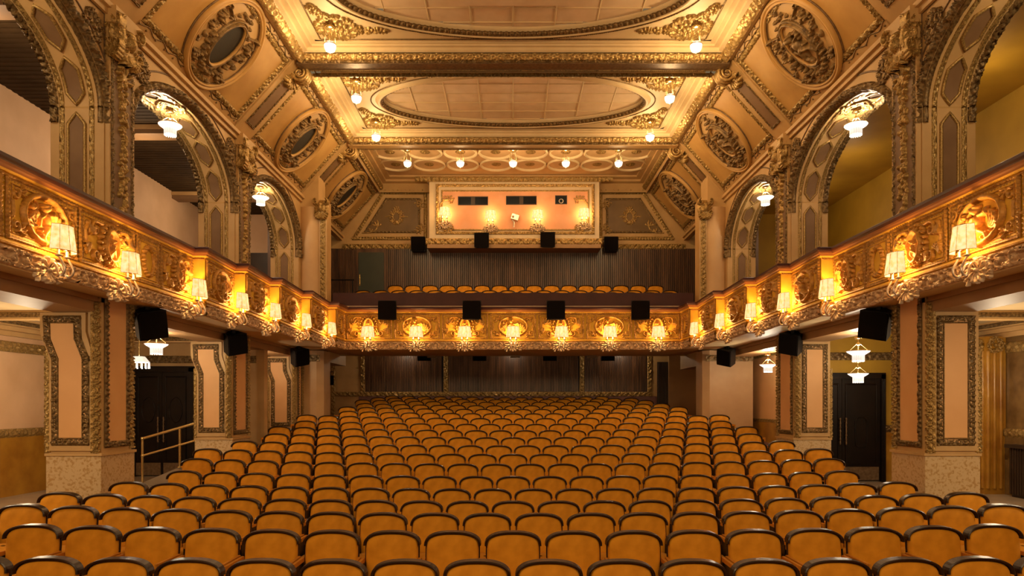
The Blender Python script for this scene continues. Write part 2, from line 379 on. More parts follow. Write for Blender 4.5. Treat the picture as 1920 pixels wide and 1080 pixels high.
# ---------------- lower side walls
for s, nm in ((-1, 'left'), (1, 'right')):
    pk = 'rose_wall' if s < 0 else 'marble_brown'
    dy = 14.9 if s < 0 else 13.92        # depth of the cross wall with the doors
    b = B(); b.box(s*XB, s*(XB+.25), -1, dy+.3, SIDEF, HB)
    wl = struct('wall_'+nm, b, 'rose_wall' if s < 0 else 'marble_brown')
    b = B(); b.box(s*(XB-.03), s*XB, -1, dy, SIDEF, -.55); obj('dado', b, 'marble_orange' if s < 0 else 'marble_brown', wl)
    b = B(); strip(b, (s*(XB-.03), 4, -.475), (s*(XB-.03), dy, -.475), (-s, 0, 0), .15, .035, 'flower', .15)
    strip(b, (s*(XB-.02), 4, 1.0), (s*(XB-.02), dy, 1.0), (-s, 0, 0), .18, .04, 'scroll', .16); obj('gilded_band', b, 'gold', wl)
    # cross wall that holds the doors
    b = B(); y0 = dy; dx0, dx1 = (6.02, 7.12) if s < 0 else (6.0, 7.12)
    if s < 0: dx0, dx1 = 6.95, 8.32
    else: dx0, dx1 = 5.81, 7.55
    dh = .82 if s < 0 else .63
    b.box(s*5.43 if s < 0 else s*5.6, s*dx0, y0, y0+.2, -2.0, HB+.1); b.box(s*dx1, s*XB, y0, y0+.2, SIDEF, HB+.1); b.box(s*dx0, s*dx1, y0, y0+.2, dh, HB+.1)
    struct('wall_door_'+nm, b, 'cream' if s < 0 else 'ochre')
    b = B(); strip(b, (s*dx1, y0-.01, -.475), (s*XB, y0-.01, -.475), (0, -1, 0), .15, .035, 'flower', .15)
    strip(b, (s*5.6, y0-.01, 1.0), (s*XB, y0-.01, 1.0), (0, -1, 0), .16, .035, 'scroll', .16); obj('gilded_band', b, 'gold_dark', wl)
    b = B(); b.box(s*dx1, s*XB, y0-.03, y0, SIDEF, -.55); obj('dado', b, 'marble_orange', wl)
    # inner side wall going on to the back
    b = B(); b.box(s*6.3, s*6.5, y0+.2, 22.6, -1.6, HB+1)
    w2 = struct('wall_rear_'+nm, b, 'rose_wall' if s < 0 else 'pink')
    b = B(); b.box(s*6.27, s*6.3, y0+.2, 19.2, -1.6, -.42); obj('dado', b, 'mauve' if s < 0 else 'marble_orange', w2)
    b = B()
    loop_strip(b, [(s*6.28, 15.2, -.38), (s*6.28, 18.0, -.38), (s*6.28, 18.0, 1.25), (s*6.28, 15.2, 1.25)], (-s, 0, 0), .09, .03, 'scroll', .1); obj('panel_frame', b, 'gold', w2)

# doors at the end of the aisles
def door(name, s, x0, x1, y, h0, h1, leaves, label):
    b = B(); b.box(s*(x0-.0), s*(x0+.09), y-.05, y+.1, h0, h1+.0); b.box(s*(x1-.09), s*x1, y-.05, y+.1, h0, h1); b.box(s*x0, s*x1, y-.05, y+.1, h1-.09, h1+.03)
    for k in range(4): b.tube([(s*(x1-.02-.02*k), y-.06, h0), (s*(x1-.02-.02*k), y-.06, h1-.1)], .008, 6)
    d = struct(name, b, 'door_wood')
    n = leaves; wd = (x1-x0-.18)/n
    for i in range(n):
        a = x0+.09+i*wd; c = a+wd; m = (a+c)/2
        b = B(); b.box(s*(a+.004), s*(c-.004), y, y+.05, h0+.01, h1-.09); l = obj('door_leaf', b, 'door_wood', d)
        b = B(); N = (0, -1, 0); q = [(s*(a+.08), y, h0+.35), (s*(c-.08), y, h0+.35), (s*(c-.08), y, h1-.2), (s*(a+.08), y, h1-.2)]
        loop_strip(b, q, N, .03, .015, 'plain', .1, 4, .4)
        t = np.linspace(0, 2*PI, 33)[:-1]; rx, rz, zc = (.14, .27, h0+1.45) if s < 0 else (.12, .30, h0+1.0)
        e = 1 if s < 0 else .45
        pts = [(s*m+rx*np.sign(math.cos(k))*abs(math.cos(k))**e, y-.004, zc+rz*np.sign(math.sin(k))*abs(math.sin(k))**e) for k in t]
        b.tube(pts, .013, 6, closed=True); obj('moulding', b, 'door_wood', l)
        b = B(); b.box(s*(a+.03), s*(c-.03), y-.004, y, h0+.03, h0+.30); obj('kick_plate', b, 'bronze', l)
        hx = s*(c-.06) if i == 0 else s*(a+.06)
        b = B(); b.tube([(hx, y-.06, h0+.75), (hx, y-.06, h0+1.3)], .014, 8)
        for z in np.linspace(h0+.78, h0+1.27, 7): b.ball((hx, y-.06, z), .022, 8)
        b.box(hx-.01, hx+.01, y-.06, y, h0+.80, h0+.82); b.box(hx-.01, hx+.01, y-.06, y, h0+1.22, h0+1.24); obj('door_pull', b, 'bronze', l)
    return d
door('door_1', -1, 6.95, 8.32, 14.85, SIDEF, .82, 2, '')
door('door_2', 1, 5.81, 7.55, 13.87, SIDEF, .63, 2, '')

# ---------------- side aisle ceilings with beams
b = B()
for s in (-1, 1):
    b.box(s*6.03, s*XB, -1, 17.2, HB+.05, HB+.17); b.box(s*5.34, s*6.03, -1, 17.2, HB+.05, HB+.17)
ceil_low = struct('ceiling_aisle', b, 'cream_light')
b = B()
for s in (-1, 1):
    for y in (10.4, 12.4, 14.2):
        b.box(s*6.03, s*XB, y, y+.16, HB-.09, HB+.05)
    b.box(s*(XB-.30), s*XB, -1, 14.9, HB-.07, HB+.05); b.box(s*(XB-.16), s*XB, -1, 14.9, HB-.14, HB-.07); b.box(s*(XB-.07), s*XB, -1, 14.9, HB-.22, HB-.14)
obj('cross_beam', b, 'cream', ceil_low)
b = B()
for s in (-1, 1):
    for y in (10.4, 12.4, 14.2): strip(b, (s*6.05, y-.01, HB-.02), (s*(XB-.3), y-.01, HB-.02), (0, -1, 0), .08, .02, 'leaf', .08, 8, .022)
    strip(b, (s*(XB-.31), 5, HB-.02), (s*(XB-.31), 14.9, HB-.02), (-s, 0, 0), .07, .02, 'leaf', .08, 8, .022)
obj('gilded_moulding', b, 'gold_dark', ceil_low)
for s in (-1, 1):
    b = B(); 
    for y0, y1 in ((-1, 8.95), (9.5, 13.05), (13.75, 17.0)):
        b.box(s*5.40, s*5.97, y0, y1, HB-.19, HB+.05); b.box(s*5.36, s*6.01, y0, y1, HB-.06, HB+.03)
    t = struct('trim_beam', b, 'brown')

# ---------------- columns under the balcony
def column(s, y0, y1, label, jog):
    t = thing('column', label, 'column', (s*5.68, (y0+y1)/2, SIDEF), group=None)
    hb, ht = -.62, HB+.02
    b = B(); b.box(s*5.33, s*6.04, y0-.01, y1+.01, -2.0, hb-.005); obj('pedestal', b, 'marble', t)
    b = B(); b.box(s*5.36, s*6.0, y0+.02, y1-.02, hb, ht); b.box(s*5.31, s*6.05, y0-.03, y1+.03, hb-.035, hb)
    J = .11*s if jog else 0     # the upper part of the left-hand columns leans outward in an S
    if jog: b.prism([(s*5.43, hb+.03), (s*6.0, hb+.03), (s*6.0, .62), (s*6.10, .88), (s*6.12, .95), (s*6.12, 1.2), (s*5.53, 1.2), (s*5.53, .95), (s*5.43, .62)], 0, .03,
                    frame((0, y0+.02, 0), (1, 0, 0), (0, 0, 1), (0, -1, 0)))
    else: b.box(s*5.43, s*6.02, y0-.01, y0+.02, hb+.03, 1.25)
    obj('shaft', b, 'cream', t)
    # front: frame following the outline, pink field
    x0, x1 = 5.52, 5.93
    if jog: out = [(s*x0, hb+.14), (s*x1, hb+.14), (s*x1, .60), (s*(x1+.10), .86), (s*(x1+.11), 1.12), (s*(x0+.11), 1.12), (s*(x0+.10), .86), (s*x0, .60)]
    else: out = [(s*x0, hb+.14), (s*x1, hb+.14), (s*x1, 1.12), (s*x0, 1.12)]
    yf = y0-.013
    b = B(); b.prism(out, 0, .004, frame((0, yf+.0, 0), (1, 0, 0), (0, 0, 1), (0, -1, 0))); obj('field', b, 'pink', t)
    b = B(); loop_strip(b, [(x, yf, z) for x, z in out], (0, -1, 0), .085, .035, 'leaf', .055, 8, .016); obj('frame', b, 'gold_dark', t)
    def inset(x, z):
        m_ = (x0+x1)/2+(.105 if jog and z > .8 else 0); return (s*((abs(x)-m_)*.78+m_), yf-.004, z+(-.05 if z > 1 else .05 if z < 0 else 0))
    b = B(); loop_strip(b, [inset(x, z) for x, z in out], (0, -1, 0), .022, .016, 'egg', .022, 4, .011)
    obj('bead', b, 'gold_dark', t)
    # corners and sides
    b = B()
    for xx in (s*5.37,): strip(b, (xx+.03*s, y0-.005, hb), (xx+.03*s, y0-.005, ht), (-s*.6, -.8, 0), .12, .045, 'flower', .11, 14, .010)
    strip(b, (s*6.035, y0+.01, hb), (s*6.035, y0+.01, .7), (s*.3, -.95, 0), .07, .04, 'flower', .09, 8, .016)
    strip(b, (s*5.355, y1-.03, hb+.02), (s*5.355, y1-.03, ht), (-s, 0, 0), .10, .045, 'scroll', .1, 12, .012)
    obj('corner_carving', b, 'gold', t)
    b = B(); b.box(s*5.348, s*5.36, y0+.13, y1-.12, hb+.1, ht-.0); obj('side_field', b, 'pink', t)
    b = B()
    for yy in (y0+.14, y1-.13): strip(b, (s*5.348, yy, hb+.08), (s*5.348, yy, ht), (-s, 0, 0), .075, .03, 'leaf', .055, 8, .016)
    strip(b, (s*5.348, y0+.10, hb+.1), (s*5.348, y1-.09, hb+.1), (-s, 0, 0), .085, .035, 'leaf', .055, 8, .016); obj('frame', b, 'gold_dark', t)
    return t
column(-1, 8.84, 9.60, 'nearest gilt-framed column on the left, beside the front seats', True)
column(-1, 12.97, 13.82, 'second gilt-framed column on the left, right of the dark double door', True)
column(-1, 16.85, 17.35, 'farthest and smallest gilt-framed column on the left side', True)
column(1, 8.84, 9.60, 'nearest gilt-framed column on the right, straight panels, marble base', False)
column(1, 12.97, 13.82, 'second gilt-framed column on the right, left of the dark door', False)
for s, nm in ((-1, 'left'), (1, 'right')):     # plain piers where the side balconies meet the rear one
    t = thing('pier', 'plain beige pier under the rear corner of the %s balcony' % nm, 'pier', (s*5.15, 17.8, -1.2))
    b = B(); x1 = 5.5 if s < 0 else 6.1
    b.prism([(s*4.85, 17.5), (s*5.0, 17.36), (s*x1, 17.36), (s*x1, 18.1), (s*4.85, 18.1)], -1.6, HB); obj('shaft', b, 'pier_tan', t)
    b = B(); strip(b, (s*4.9, 17.34, 1.2), (s*x1, 17.34, 1.2), (0, -1, 0), .16, .03, 'scroll', .12); obj('capital_band', b, 'gold_dark', t)

# ---------------- rear wall under the balcony
YR = 22.6
b = B(); b.box(-6.5, 6.5, YR, YR+.2, -1.3, 2.2); wb = struct('wall_back', b, 'cream')
b = B(); b.box(-5.1, 4.75, YR-.05, YR, -1.2, .30); obj('dado', b, 'mauve', wb)
b = B()
zt = 1.95; xv = [-4.98, -2.22, 2.28, 4.52]
for x in xv: strip(b, (x, YR-.04, .3), (x, YR-.04, zt), (0, -1, 0), .14, .05, 'scroll', .14, 8, .022)
strip(b, (-5.95, YR-.04, .37), (4.6, YR-.04, .37), (0, -1, 0), .15, .05, 'scroll', .14, 8, .022)
strip(b, (-5.95, YR-.04, -.9), (-5.95, YR-.04, 1.7), (0, -1, 0), .14, .05, 'scroll', .14, 8, .022)
obj('gilded_frame', b, 'gold', wb)
def slats(x0, x1, y, z0, z1, parent, pitch=.055):
    b = B(); b.box(x0, x1, y-.01, y, z0, z1); obj('backing_board', b, 'slat_back', parent)
    b = B(); n = int((x1-x0)/pitch)
    for i in range(n):
        x = x0+(i+.5)*pitch; d = random.uniform(.025, .045); wd = pitch*random.uniform(.30, .40)
        b.box(x-wd, x+wd, y-d, y-.01, z0, z1)
    o = obj('slat', b, 'slat_wood', parent); o['kind'] = 'stuff'; return o
for i in range(3): slats(xv[i]+.09, xv[i+1]-.09, YR-.0, .45, zt, wb)
# door and dark passage rear right, side passage rear left
b = B(); b.box(4.66, 5.0, YR-.6, YR-.5, -1.0, 1.4)
for k in range(7): b.tube([(4.69+.047*k, YR-.61, -1.0), (4.69+.047*k, YR-.61, 1.38)], .012, 6)
struct('door_3', b, 'dark_brown')
b = B(); b.box(5.0, 6.25, YR-.7, YR-.6, -1.2, 2.0); obj('passage_wall', b, 'brown', wb)
b = B(); b.box(4.9, 6.2, 18.1, 20.0, 1.05, HB+.1); b.box(-6.2, -4.9, 18.1, 20, 1.15, HB+.1); obj('lintel', b, 'cream', wb)

# ---------------- balcony plan (half), sawtooth of panels stepping inward
SEG = [(5.05, 3.2, 5.05, 4.3, 'cart'), (5.05, 4.3, 5.05, 5.5, 'oval'), (5.05, 5.5, 5.05, 6.75, 'cart'), (5.05, 6.75, 5.05, 7.89, 'oval'), (5.05, 7.89, 5.05, 9.10, 'cart'), (5.05, 9.10, 5.05, 9.72, 'small'), (5.05, 9.72, 5.05, 10.72, 'cart'),
       (4.84, 10.72, 4.90, 11.95, 'oval'), (4.69, 11.95, 4.75, 13.25, 'cart'), (4.54, 13.25, 4.60, 14.76, 'oval'), (4.39, 14.76, 4.46, 16.36, 'cart'), (4.25, 16.36, 4.24, 17.15, 'small')]
YC = 17.15; XC = 4.22
bal = thing('balcony', 'horseshoe balcony with glowing orange gilded relief panels and dark rail', 'balcony', (0, 17.15, HB))
def half_path(off):
    p = []
    for x0, y0, x1, y1, k in SEG:
        p.append((x0+off*-1, y0)); p.append((x1-off, y1))
    return p
def bal_path(off):
    """plan polyline of the balcony front moved into the house by off"""
    h = half_path(off); out = []
    for i, (x, y) in enumerate(h):
        yy = y
        if i > 0 and i % 2 == 0 and abs(h[i][0]-h[i-1][0]) > .05: yy = y-off
        if i % 2 == 1 and i+1 < len(h) and abs(h[i+1][0]-h[i][0]) > .05: yy = y-off
        out.append((x, yy))
    out[-1] = (XC-off, YC-off)
    return [(-x, y) for x, y in out]+[(x, y) for x, y in out[::-1]]
def sweep(profile, name, m, parent):
    """profile: list of (off, h) ; swept along the balcony front"""
    b = B(); paths = [bal_path(o) for o, h in profile]
    P = np.array([[(paths[j][i][0], paths[j][i][1], profile[j][1]) for j in range(len(profile))] for i in range(len(paths[0]))])
    b.grid(P, False, flip=False); return obj(name, b, m, parent)
sweep([(-.02, HB), (0, HB), (0, HF), (.02, HF), (.02, HF+.03), (0, HF+.03), (0, HP), (.03, HP+.01), (.045, HP+.03)], 'parapet_wall', 'parapet_orange', bal)
sweep([(.045, HP+.03), (.05, HP+.05), (.075, HP+.06), (.08, HP+.085)], 'cornice', 'rail_wood', bal)
sweep([(.08, HP+.085), (.10, HP+.09), (.115, HC-.05), (.11, HC-.015), (.085, HC), (.0, HC+.005), (-.28, HC), (-.30, HC-.1), (-.30, HB+.4)], 'rail_cap', 'rail_mauve', bal)
b = B(); b.box(-4.6, 4.6, 17.42, 17.55, HC-.3, 2.87); obj('inner_rail', b, 'rail_mauve', bal)
b = B(); b.box(-4.25, 4.25, 17.1, 17.13, HC+.0, HC+.02); obj('light_edge', b, 'cream_light', bal)
for sg in (-1, 1):
    b = B(); hp = half_path(0)
    for i in range(0, len(hp), 2):
        (xa, ya), (xb, yb) = hp[i], hp[i+1]; b.prism([(sg*xa, ya), (sg*xb, yb), (sg*5.6, yb), (sg*5.6, ya)], HB+.003, HB+.12)
    obj('side_soffit', b, 'cream_light', bal)
# carved frieze along the bottom, returns included
def seg_list():
    out = []
    for sgn in (-1, 1):
        prev = None
        for x0, y0, x1, y1, k in SEG:
            if prev and abs(prev[0]-x0) > .05: out.append((sgn, (prev[0], y0), (x0, y0), 'return'))
            out.append((sgn, (x0, y0), (x1, y1), k)); prev = (x1, y1)
    out.append((0, (-XC, YC), (XC, YC), 'centre')); return out
b = B(); bb = B(); bg = B()
for sgn, a, c, k in seg_list():
    if sgn: A = np.array((sgn*a[0], a[1], 0.)); Cc = np.array((sgn*c[0], c[1], 0.))
    else: A = np.array((a[0], a[1], 0.)); Cc = np.array((c[0], c[1], 0.))
    T = (Cc-A)/np.linalg.norm(Cc-A); N = np.array((T[1], -T[0], 0.))
    if k == 'centre': N = np.array((0, -1., 0))
    elif k == 'return': N = np.array((0, -1., 0))
    elif N[0]*sgn > 0: N = -N
    z = np.array((0, 0, 1.))
    strip(b, A+z*(HB+.095)+N*.005, Cc+z*(HB+.095)+N*.005, N, .20, .055, 'scroll', .19, 18, .011)
    strip(bb, A+z*(HB+.21)+N*.02, Cc+z*(HB+.21)+N*.02, N, .035, .02, 'egg', .035, 4, .016)
    strip(bb, A+z*(HP-.0)+N*.012, Cc+z*(HP-.0)+N*.012, N, .06, .025, 'leaf', .045, 8, .016)
obj('carved_frieze', b, 'frieze', bal); obj('gilded_bead', bb, 'parapet_gold', bal)

# relief panels (shared meshes in local x-z, outward = -y)
random.seed(3)
def panel_mesh(kind):
    W, H = 1.12, .56
    if kind == 'small': W = .50
    r = Relief(W, H, 150 if kind != 'small' else 64, 78)
    if kind == 'oval':
        r.ring(0, 0, .36, .24, .030, .045)
        r.cherub(-.02, -.02, .30, .07, .15); r.cherub(-.17, .03, .20, .05, .9)
        r.fan(.15, -.10, .17, -.2, 1.5, 5, .028, .045); r.fan(-.20, -.12, .13, 1.4, 2.9, 4, .024, .04)
        for q in range(10): r.blob(random.uniform(-.2, .2), random.uniform(-.2, -.08), .022, .02, .05)
        for sx in (-1, 1):
            for sy in (-1, 1):
                r.spiral(sx*.47, sy*.16, .06, 1.1, sy*1.2, .018, .03, sx*sy); r.fan(sx*.43, sy*.20, .10, (0 if sx < 0 else PI)-.5, (0 if sx < 0 else PI)+.5, 3, .016, .03)
                r.stroke([(sx*.51, sy*.08), (sx*.50, 0)], .014, .025)
    elif kind == 'cart':
        r.ring(0, .0, .13, .19, .028, .06); r.blob(0, 0, .11, .17, .045)
        r.wreath(0, 0, .22, .25, 22, .034, .055); r.wreath(0, 0, .17, .22, 16, .022, .06)
        r.cherub(0, -.02, .16, .07, 0)
        for sx in (-1, 1):
            r.spiral(sx*.32, .14, .09, 1.2, PI/2, .022, .045, -sx, (sx*.2, .22)); r.spiral(sx*.30, -.17, .07, 1.1, -PI/2, .02, .04, sx)
            r.fan(sx*.47, .19, .14, -PI/2-.5*sx-.3, -PI/2-.5*sx+.5, 4, .022, .04); r.fan(sx*.47, -.19, .13, PI/2-.4, PI/2+.5, 4, .02, .04)
            r.stroke([(sx*.44, .2), (sx*.50, .08), (sx*.48, -.06), (sx*.50, -.16)], .018, .035, .012)
            r.fan(sx*.16, -.22, .13, PI/2+sx*-1.6, PI/2+sx*-.9, 3, .02, .04)
    else:
        r.wreath(0, 0, .145, .20, 20, .030, .05); r.ring(0, 0, .115, .17, .012, .03)
    r.F += .004*np.sin(37*r.X)*np.cos(41*r.Y)*(r.F > .01)
    b = B(); b.box(-W/2, W/2, -.006, .01, -H/2, H/2); me = b.mesh('relief_panel'); me.materials.append(MT['parapet_orange'])
    r.F *= 1.35; M = frame((0, -.006, 0), (1, 0, 0), (0, 0, 1), (0, -1, 0)); b = B(); r.put(b, M); mc = b.mesh('carving'); mc.materials.append(MT['parapet_gold'])
    b = B(); hw, hh = W/2+.005, H/2+.01
    loop_strip(b, [(-hw, 0, -hh), (hw, 0, -hh), (hw, 0, hh), (-hw, 0, hh)], (0, -1, 0), .06, .03, 'leaf', .045, 8, .016)
    loop_strip(b, [(-hw+.05, -.004, -hh+.045), (hw-.05, -.004, -hh+.045), (hw-.05, -.004, hh-.045), (-hw+.05, -.004, hh-.045)], (0, -1, 0), .018, .014, 'egg', .02, 4, .012)
    mf = b.mesh('panel_frame'); mf.materials.append(MT['parapet_gold'])
    return me, mf, mc, W+.10
PM = {k: panel_mesh(k) for k in ('oval', 'cart', 'small')}
def put_panel(kind, A, Cc, N):
    A = np.array(A, float); Cc = np.array(Cc, float); L = np.linalg.norm(Cc-A); T = (Cc-A)/L
    me, mf, mc, W = PM[kind]; M_ = (A+Cc)/2+np.array(N)*.012
    o = obj('relief_panel', me, 'parapet_orange', bal, loc=(M_[0]-0, M_[1]-17.15, (HF+.03+HP)/2-.005-HB))
    o.rotation_euler = (0, 0, math.atan2(T[1], T[0])); o.scale = (L/W*.985, 1, 1.0)
    f = obj('panel_frame', mf, 'parapet_gold', o, loc=(0, 0, 0)); obj('carving', mc, 'parapet_gold', o, loc=(0, 0, 0))
for x0, y0, x1, y1, k in SEG:
    put_panel(k, (-x0, y0, 0), (-x1, y1, 0), (1, 0, 0)); put_panel(k, (x1, y1, 0), (x0, y0, 0), (-1, 0, 0))
cw = 2*XC/7
for i in range(7): put_panel('cart' if i % 2 == 0 else 'oval', (-XC+i*cw, YC, 0), (-XC+(i+1)*cw, YC, 0), (0, -1, 0))
# soffit below and balcony floors
b = B(); b.box(-4.3, 4.3, 17.15, 19.3, HB-.0, HB+.25); b.box(-6.3, 6.3, 19.3, 22.6, 2.0, 2.15); b.box(-6.3, 6.3, 19.3, 19.4, HB, 2.1)
b.box(-6.3, -4.2, 17.15, 19.3, HB+.03, HB+.3); b.box(4.2, 6.3, 17.15, 19.3, HB+.03, HB+.3)
obj('soffit', b, 'cream', bal)
b = B()
for s in (-1, 1): b.box(s*5.3, s*XB, -1, 17.2, 1.58, 1.75)
obj('gallery_floor', b, 'carpet', bal)
b = B(); P = np.array([[(x, y, h) for y, h in ((17.5, 1.75), (18.3, 2.15), (18.3, 2.28), (19.15, 2.28), (19.15, 2.5), (20.0, 2.5), (20.0, 2.78), (21.2, 2.78))] for x in (-6.3, 6.3)])
b.grid(P, False); obj('stepped_floor', b, 'carpet', bal)

# ---------------- upper side walls with arches
BAYS = [(1.3, 4.75), (5.40, 8.93), (9.55, 13.12), (13.77, 17.03)]
SPR, APX = 3.90, 4.95
def arch_h(y, y0, y1, d=0):
    c, a = (y0+y1)/2, (y1-y0)/2+d; u = np.clip((y-c)/a, -1, 1); return SPR+(APX-SPR+d)*np.sqrt(1-u*u)
def arch_curve(y0, y1, h0, step=.03, d=0):
    """points (y,h) with inward normals, up the near jamb, over and down the far jamb"""
    c, a, r = (y0+y1)/2, (y1-y0)/2+d, APX-SPR+d; t = np.linspace(PI, 0, int(2.6*a/step)+2)
    P = [(c-a, z) for z in np.arange(h0, SPR, step)]+[(c+a*math.cos(k), SPR+r*math.sin(k)) for k in t]+[(c+a, z) for z in np.arange(SPR, h0, -step)]
    P = np.array(P); T = np.gradient(P, axis=0); T /= np.linalg.norm(T, axis=1)[:, None]; N = np.stack([T[:, 1], -T[:, 0]], 1)
    return P, N
def lift(P2, x): return np.stack([np.full(len(P2), x), P2[:, 0], P2[:, 1]], 1)
def dir3(N2): return np.stack([np.zeros(len(N2)), N2[:, 0], N2[:, 1]], 1)
for s, nm in ((-1, 'left'), (1, 'right')):
    b = B(); HW0, HW1 = 1.75, 5.22
    for y0, y1 in BAYS:
        ys_ = np.linspace(y0, y1, 41); ah = arch_h(ys_, y0, y1)
        for x, fl in ((XW, s > 0), (XO, s < 0)):
            P = np.array([[(s*x, yy, hh), (s*x, yy, HW1)] for yy, hh in zip(ys_, ah)]); b.grid(P, False, flip=not fl)
    ends = [(-1, 1.3), (4.75, 5.40), (8.93, 9.55), (13.12, 13.77), (17.03, 17.3)]
    for y0, y1 in ends:
        b.box(s*XW, s*(XW+.001), y0, y1, HW0, HW1); b.box(s*(XO-.001), s*XO, y0, y1, HW0, HW1)
    up = struct('wall_upper_'+nm, b, 'cream')
    for k, (y0, y1) in enumerate(BAYS):
        P, N = arch_curve(y0, y1, HW0)
        b = B(); b.grid(np.stack([lift(P, s*XW), lift(P, s*XO)], 1), True, flip=s < 0); obj('arch_reveal', b, 'cream', up)
        if k == 0: continue
        D = dir3(N); g1 = B(); g2 = B(); g3 = B()
        xd = np.array((s, 0., 0.))
        carve(g1, lift(P, s*(XW+.16)), xd, D, .07, .03, 'leaf', .06, 8); carve(g1, lift(P, s*(XW+.55)), xd, D, .07, .03, 'leaf', .06, 8)
        obj('reveal_band', g1, 'gold', up)
        # outer carved mouldings stop above the springing
        P2, N2 = arch_curve(y0, y1, 3.68, .025, .055); D2 = dir3(N2)
        carve(g2, lift(P2, s*(XW-.005)), D2, (-s, 0., 0.), .13, .07, 'flower', .10, 8)
        P3, N3 = arch_curve(y0, y1, 3.68, .025); D3 = dir3(N3)
        carve(g2, lift(P3, s*(XO-.05)), xd, D3, .11, .06, 'flower', .09, 8); carve(g2, lift(P3, s*(XW+.045)), xd, D3, .08, .03, 'rope', .06, 5)
        obj('archivolt', g2, 'gold_dark', up)
        # fillet moulding round the arch on the wall face
        P4, N4 = arch_curve(y0, y1, 4.3, .05, .26); b4 = B(); b4.tube(lift(P4, s*(XW-.003)), .014, 6); obj('fillet', b4, 'bronze', up)
        # hexagon fields on the reveal
        cum = np.concatenate([[0], np.cumsum(np.linalg.norm(np.diff(P, axis=0), axis=1))]); tot = cum[-1]
        def at(u, x, d=.0):
            py = np.interp(u, cum, P[:, 0]); pz = np.interp(u, cum, P[:, 1]); ny = np.interp(u, cum, N[:, 0]); nz = np.interp(u, cum, N[:, 1])
            return (s*x, py+ny*d, pz+nz*d)
        jl = SPR-HW0; xc = XW+.355; spans = [(.3, jl-.10)]; arc = tot-2*jl; nh = 7; q = (arc+.1)/nh
        spans += [(jl-.03+q*i, jl-.03+q*(i+1)-.08) for i in range(nh)]+[(tot-jl+.10, tot-.3)]
        for u0, u1 in spans:
            e = min(.14, (u1-u0)*.3); hexp = [(u0, 0), (u0+e, .11), (u1-e, .11), (u1, 0), (u1-e, -.11), (u0+e, -.11)]
            pts = []
            for i in range(6):
                a_, c_ = hexp[i], hexp[(i+1) % 6]; m = max(2, int(abs(c_[0]-a_[0])/.06)+2)
                for t in np.linspace(0, 1, m)[:-1]: pts.append(at(a_[0]+(c_[0]-a_[0])*t, xc+a_[1]+(c_[1]-a_[1])*t, .012))
            g3.tube(pts, .022, 6, closed=True)
            us = np.linspace(u0+.03, u1-.03, 12)
            F = np.array([[at(u, xc+w_*min(1, max(.02, min(u-u0, u1-u)/e)), .008) for w_ in (-.10, .10)] for u in us]); fb = B(); fb.grid(F, True, flip=s < 0)
            obj('reveal_field', fb, 'taupe', up)
        obj('hexagon_moulding', g3, 'gold', up)
    # galleries behind: outer wall and ceiling
    b = B(); b.box(s*XB, s*(XB+.2), -1, 19.5, 1.6, 5.5); struct('wall_gallery_'+nm, b, 'rose_wall' if s < 0 else 'ochre')
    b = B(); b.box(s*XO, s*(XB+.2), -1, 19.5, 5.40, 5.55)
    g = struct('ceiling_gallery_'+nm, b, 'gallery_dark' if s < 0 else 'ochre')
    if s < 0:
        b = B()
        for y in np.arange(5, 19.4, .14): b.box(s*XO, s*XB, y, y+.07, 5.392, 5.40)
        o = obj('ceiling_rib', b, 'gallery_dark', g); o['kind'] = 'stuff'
        for y in (8.9, 13.1, 17.2):
            b = B(); b.box(s*XO, s*XB, y, y+.35, 5.22, 5.40); obj('cross_beam', b, 'taupe', g)
            b = B(); b.box(s*XO, s*XB, y-.03, y, 5.30, 5.38); obj('pale_band', b, 'cream', g)
    b = B(); b.box(s*XO, s*XB, 19.3, 19.5, 1.6, 5.4); struct('wall_gallery_end_'+nm, b, 'rose_wall' if s < 0 else 'ochre')
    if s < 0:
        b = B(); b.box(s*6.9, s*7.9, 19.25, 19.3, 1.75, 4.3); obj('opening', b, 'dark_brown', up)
    else:
        b = B(); b.box(s*(XB-.06), s*XB, 14.6, 16.6, 1.75, 3.55); d4 = struct('door_4', b, 'door_wood')
        b = B(); loop_strip(b, [(s*(XB-.06), 14.7, 1.8), (s*(XB-.06), 16.5, 1.8), (s*(XB-.06), 16.5, 3.45), (s*(XB-.06), 14.7, 3.45)], (-s, 0, 0), .08, .03, 'plain', .1, 4, .5); obj('door_frame', b, 'dark_brown', d4)

# pilasters with garlands, capitals
def garland_mesh():
    r = Relief(.40, 2.3, 44, 220)
    for k in range(34):
        y = 1.02-k*.062; wd = .10*(.55+.45*abs(math.sin(k*.55)))
        for q in range(3): r.blob(random.uniform(-wd, wd), y+random.uniform(-.02, .02), random.uniform(.034, .052), random.uniform(.03, .045), random.uniform(.035, .065), random.random()*3)
    r.fan(0, 1.0, .14, -.4, PI+.4, 6, .03, .07)
    return r
gar = garland_mesh()
def capital_relief():
    r = Relief(.66, .62, 76, 72)
    r.blob(0, .02, .30, .26, .09); r.blob(0, .02, .10, .13, .17); r.blob(0, .12, .13, .08, .15)
    for sx in (-1, 1):
        r.spiral(sx*.20, .20, .10, 1.3, PI/2, .035, .15, -sx); r.spiral(sx*.18, -.12, .08, 1.2, 0, .03, .13, sx)
        r.fan(sx*.05, -.10, .20, -PI/2+sx*.2, -PI/2+sx*1.2, 4, .035, .11); r.wreath(sx*.15, .03, .07, .12, 8, .03, .15)
    r.fan(0, -.12, .16, -PI/2-.5, -PI/2+.5, 4, .03, .12); return r
cap = capital_relief()
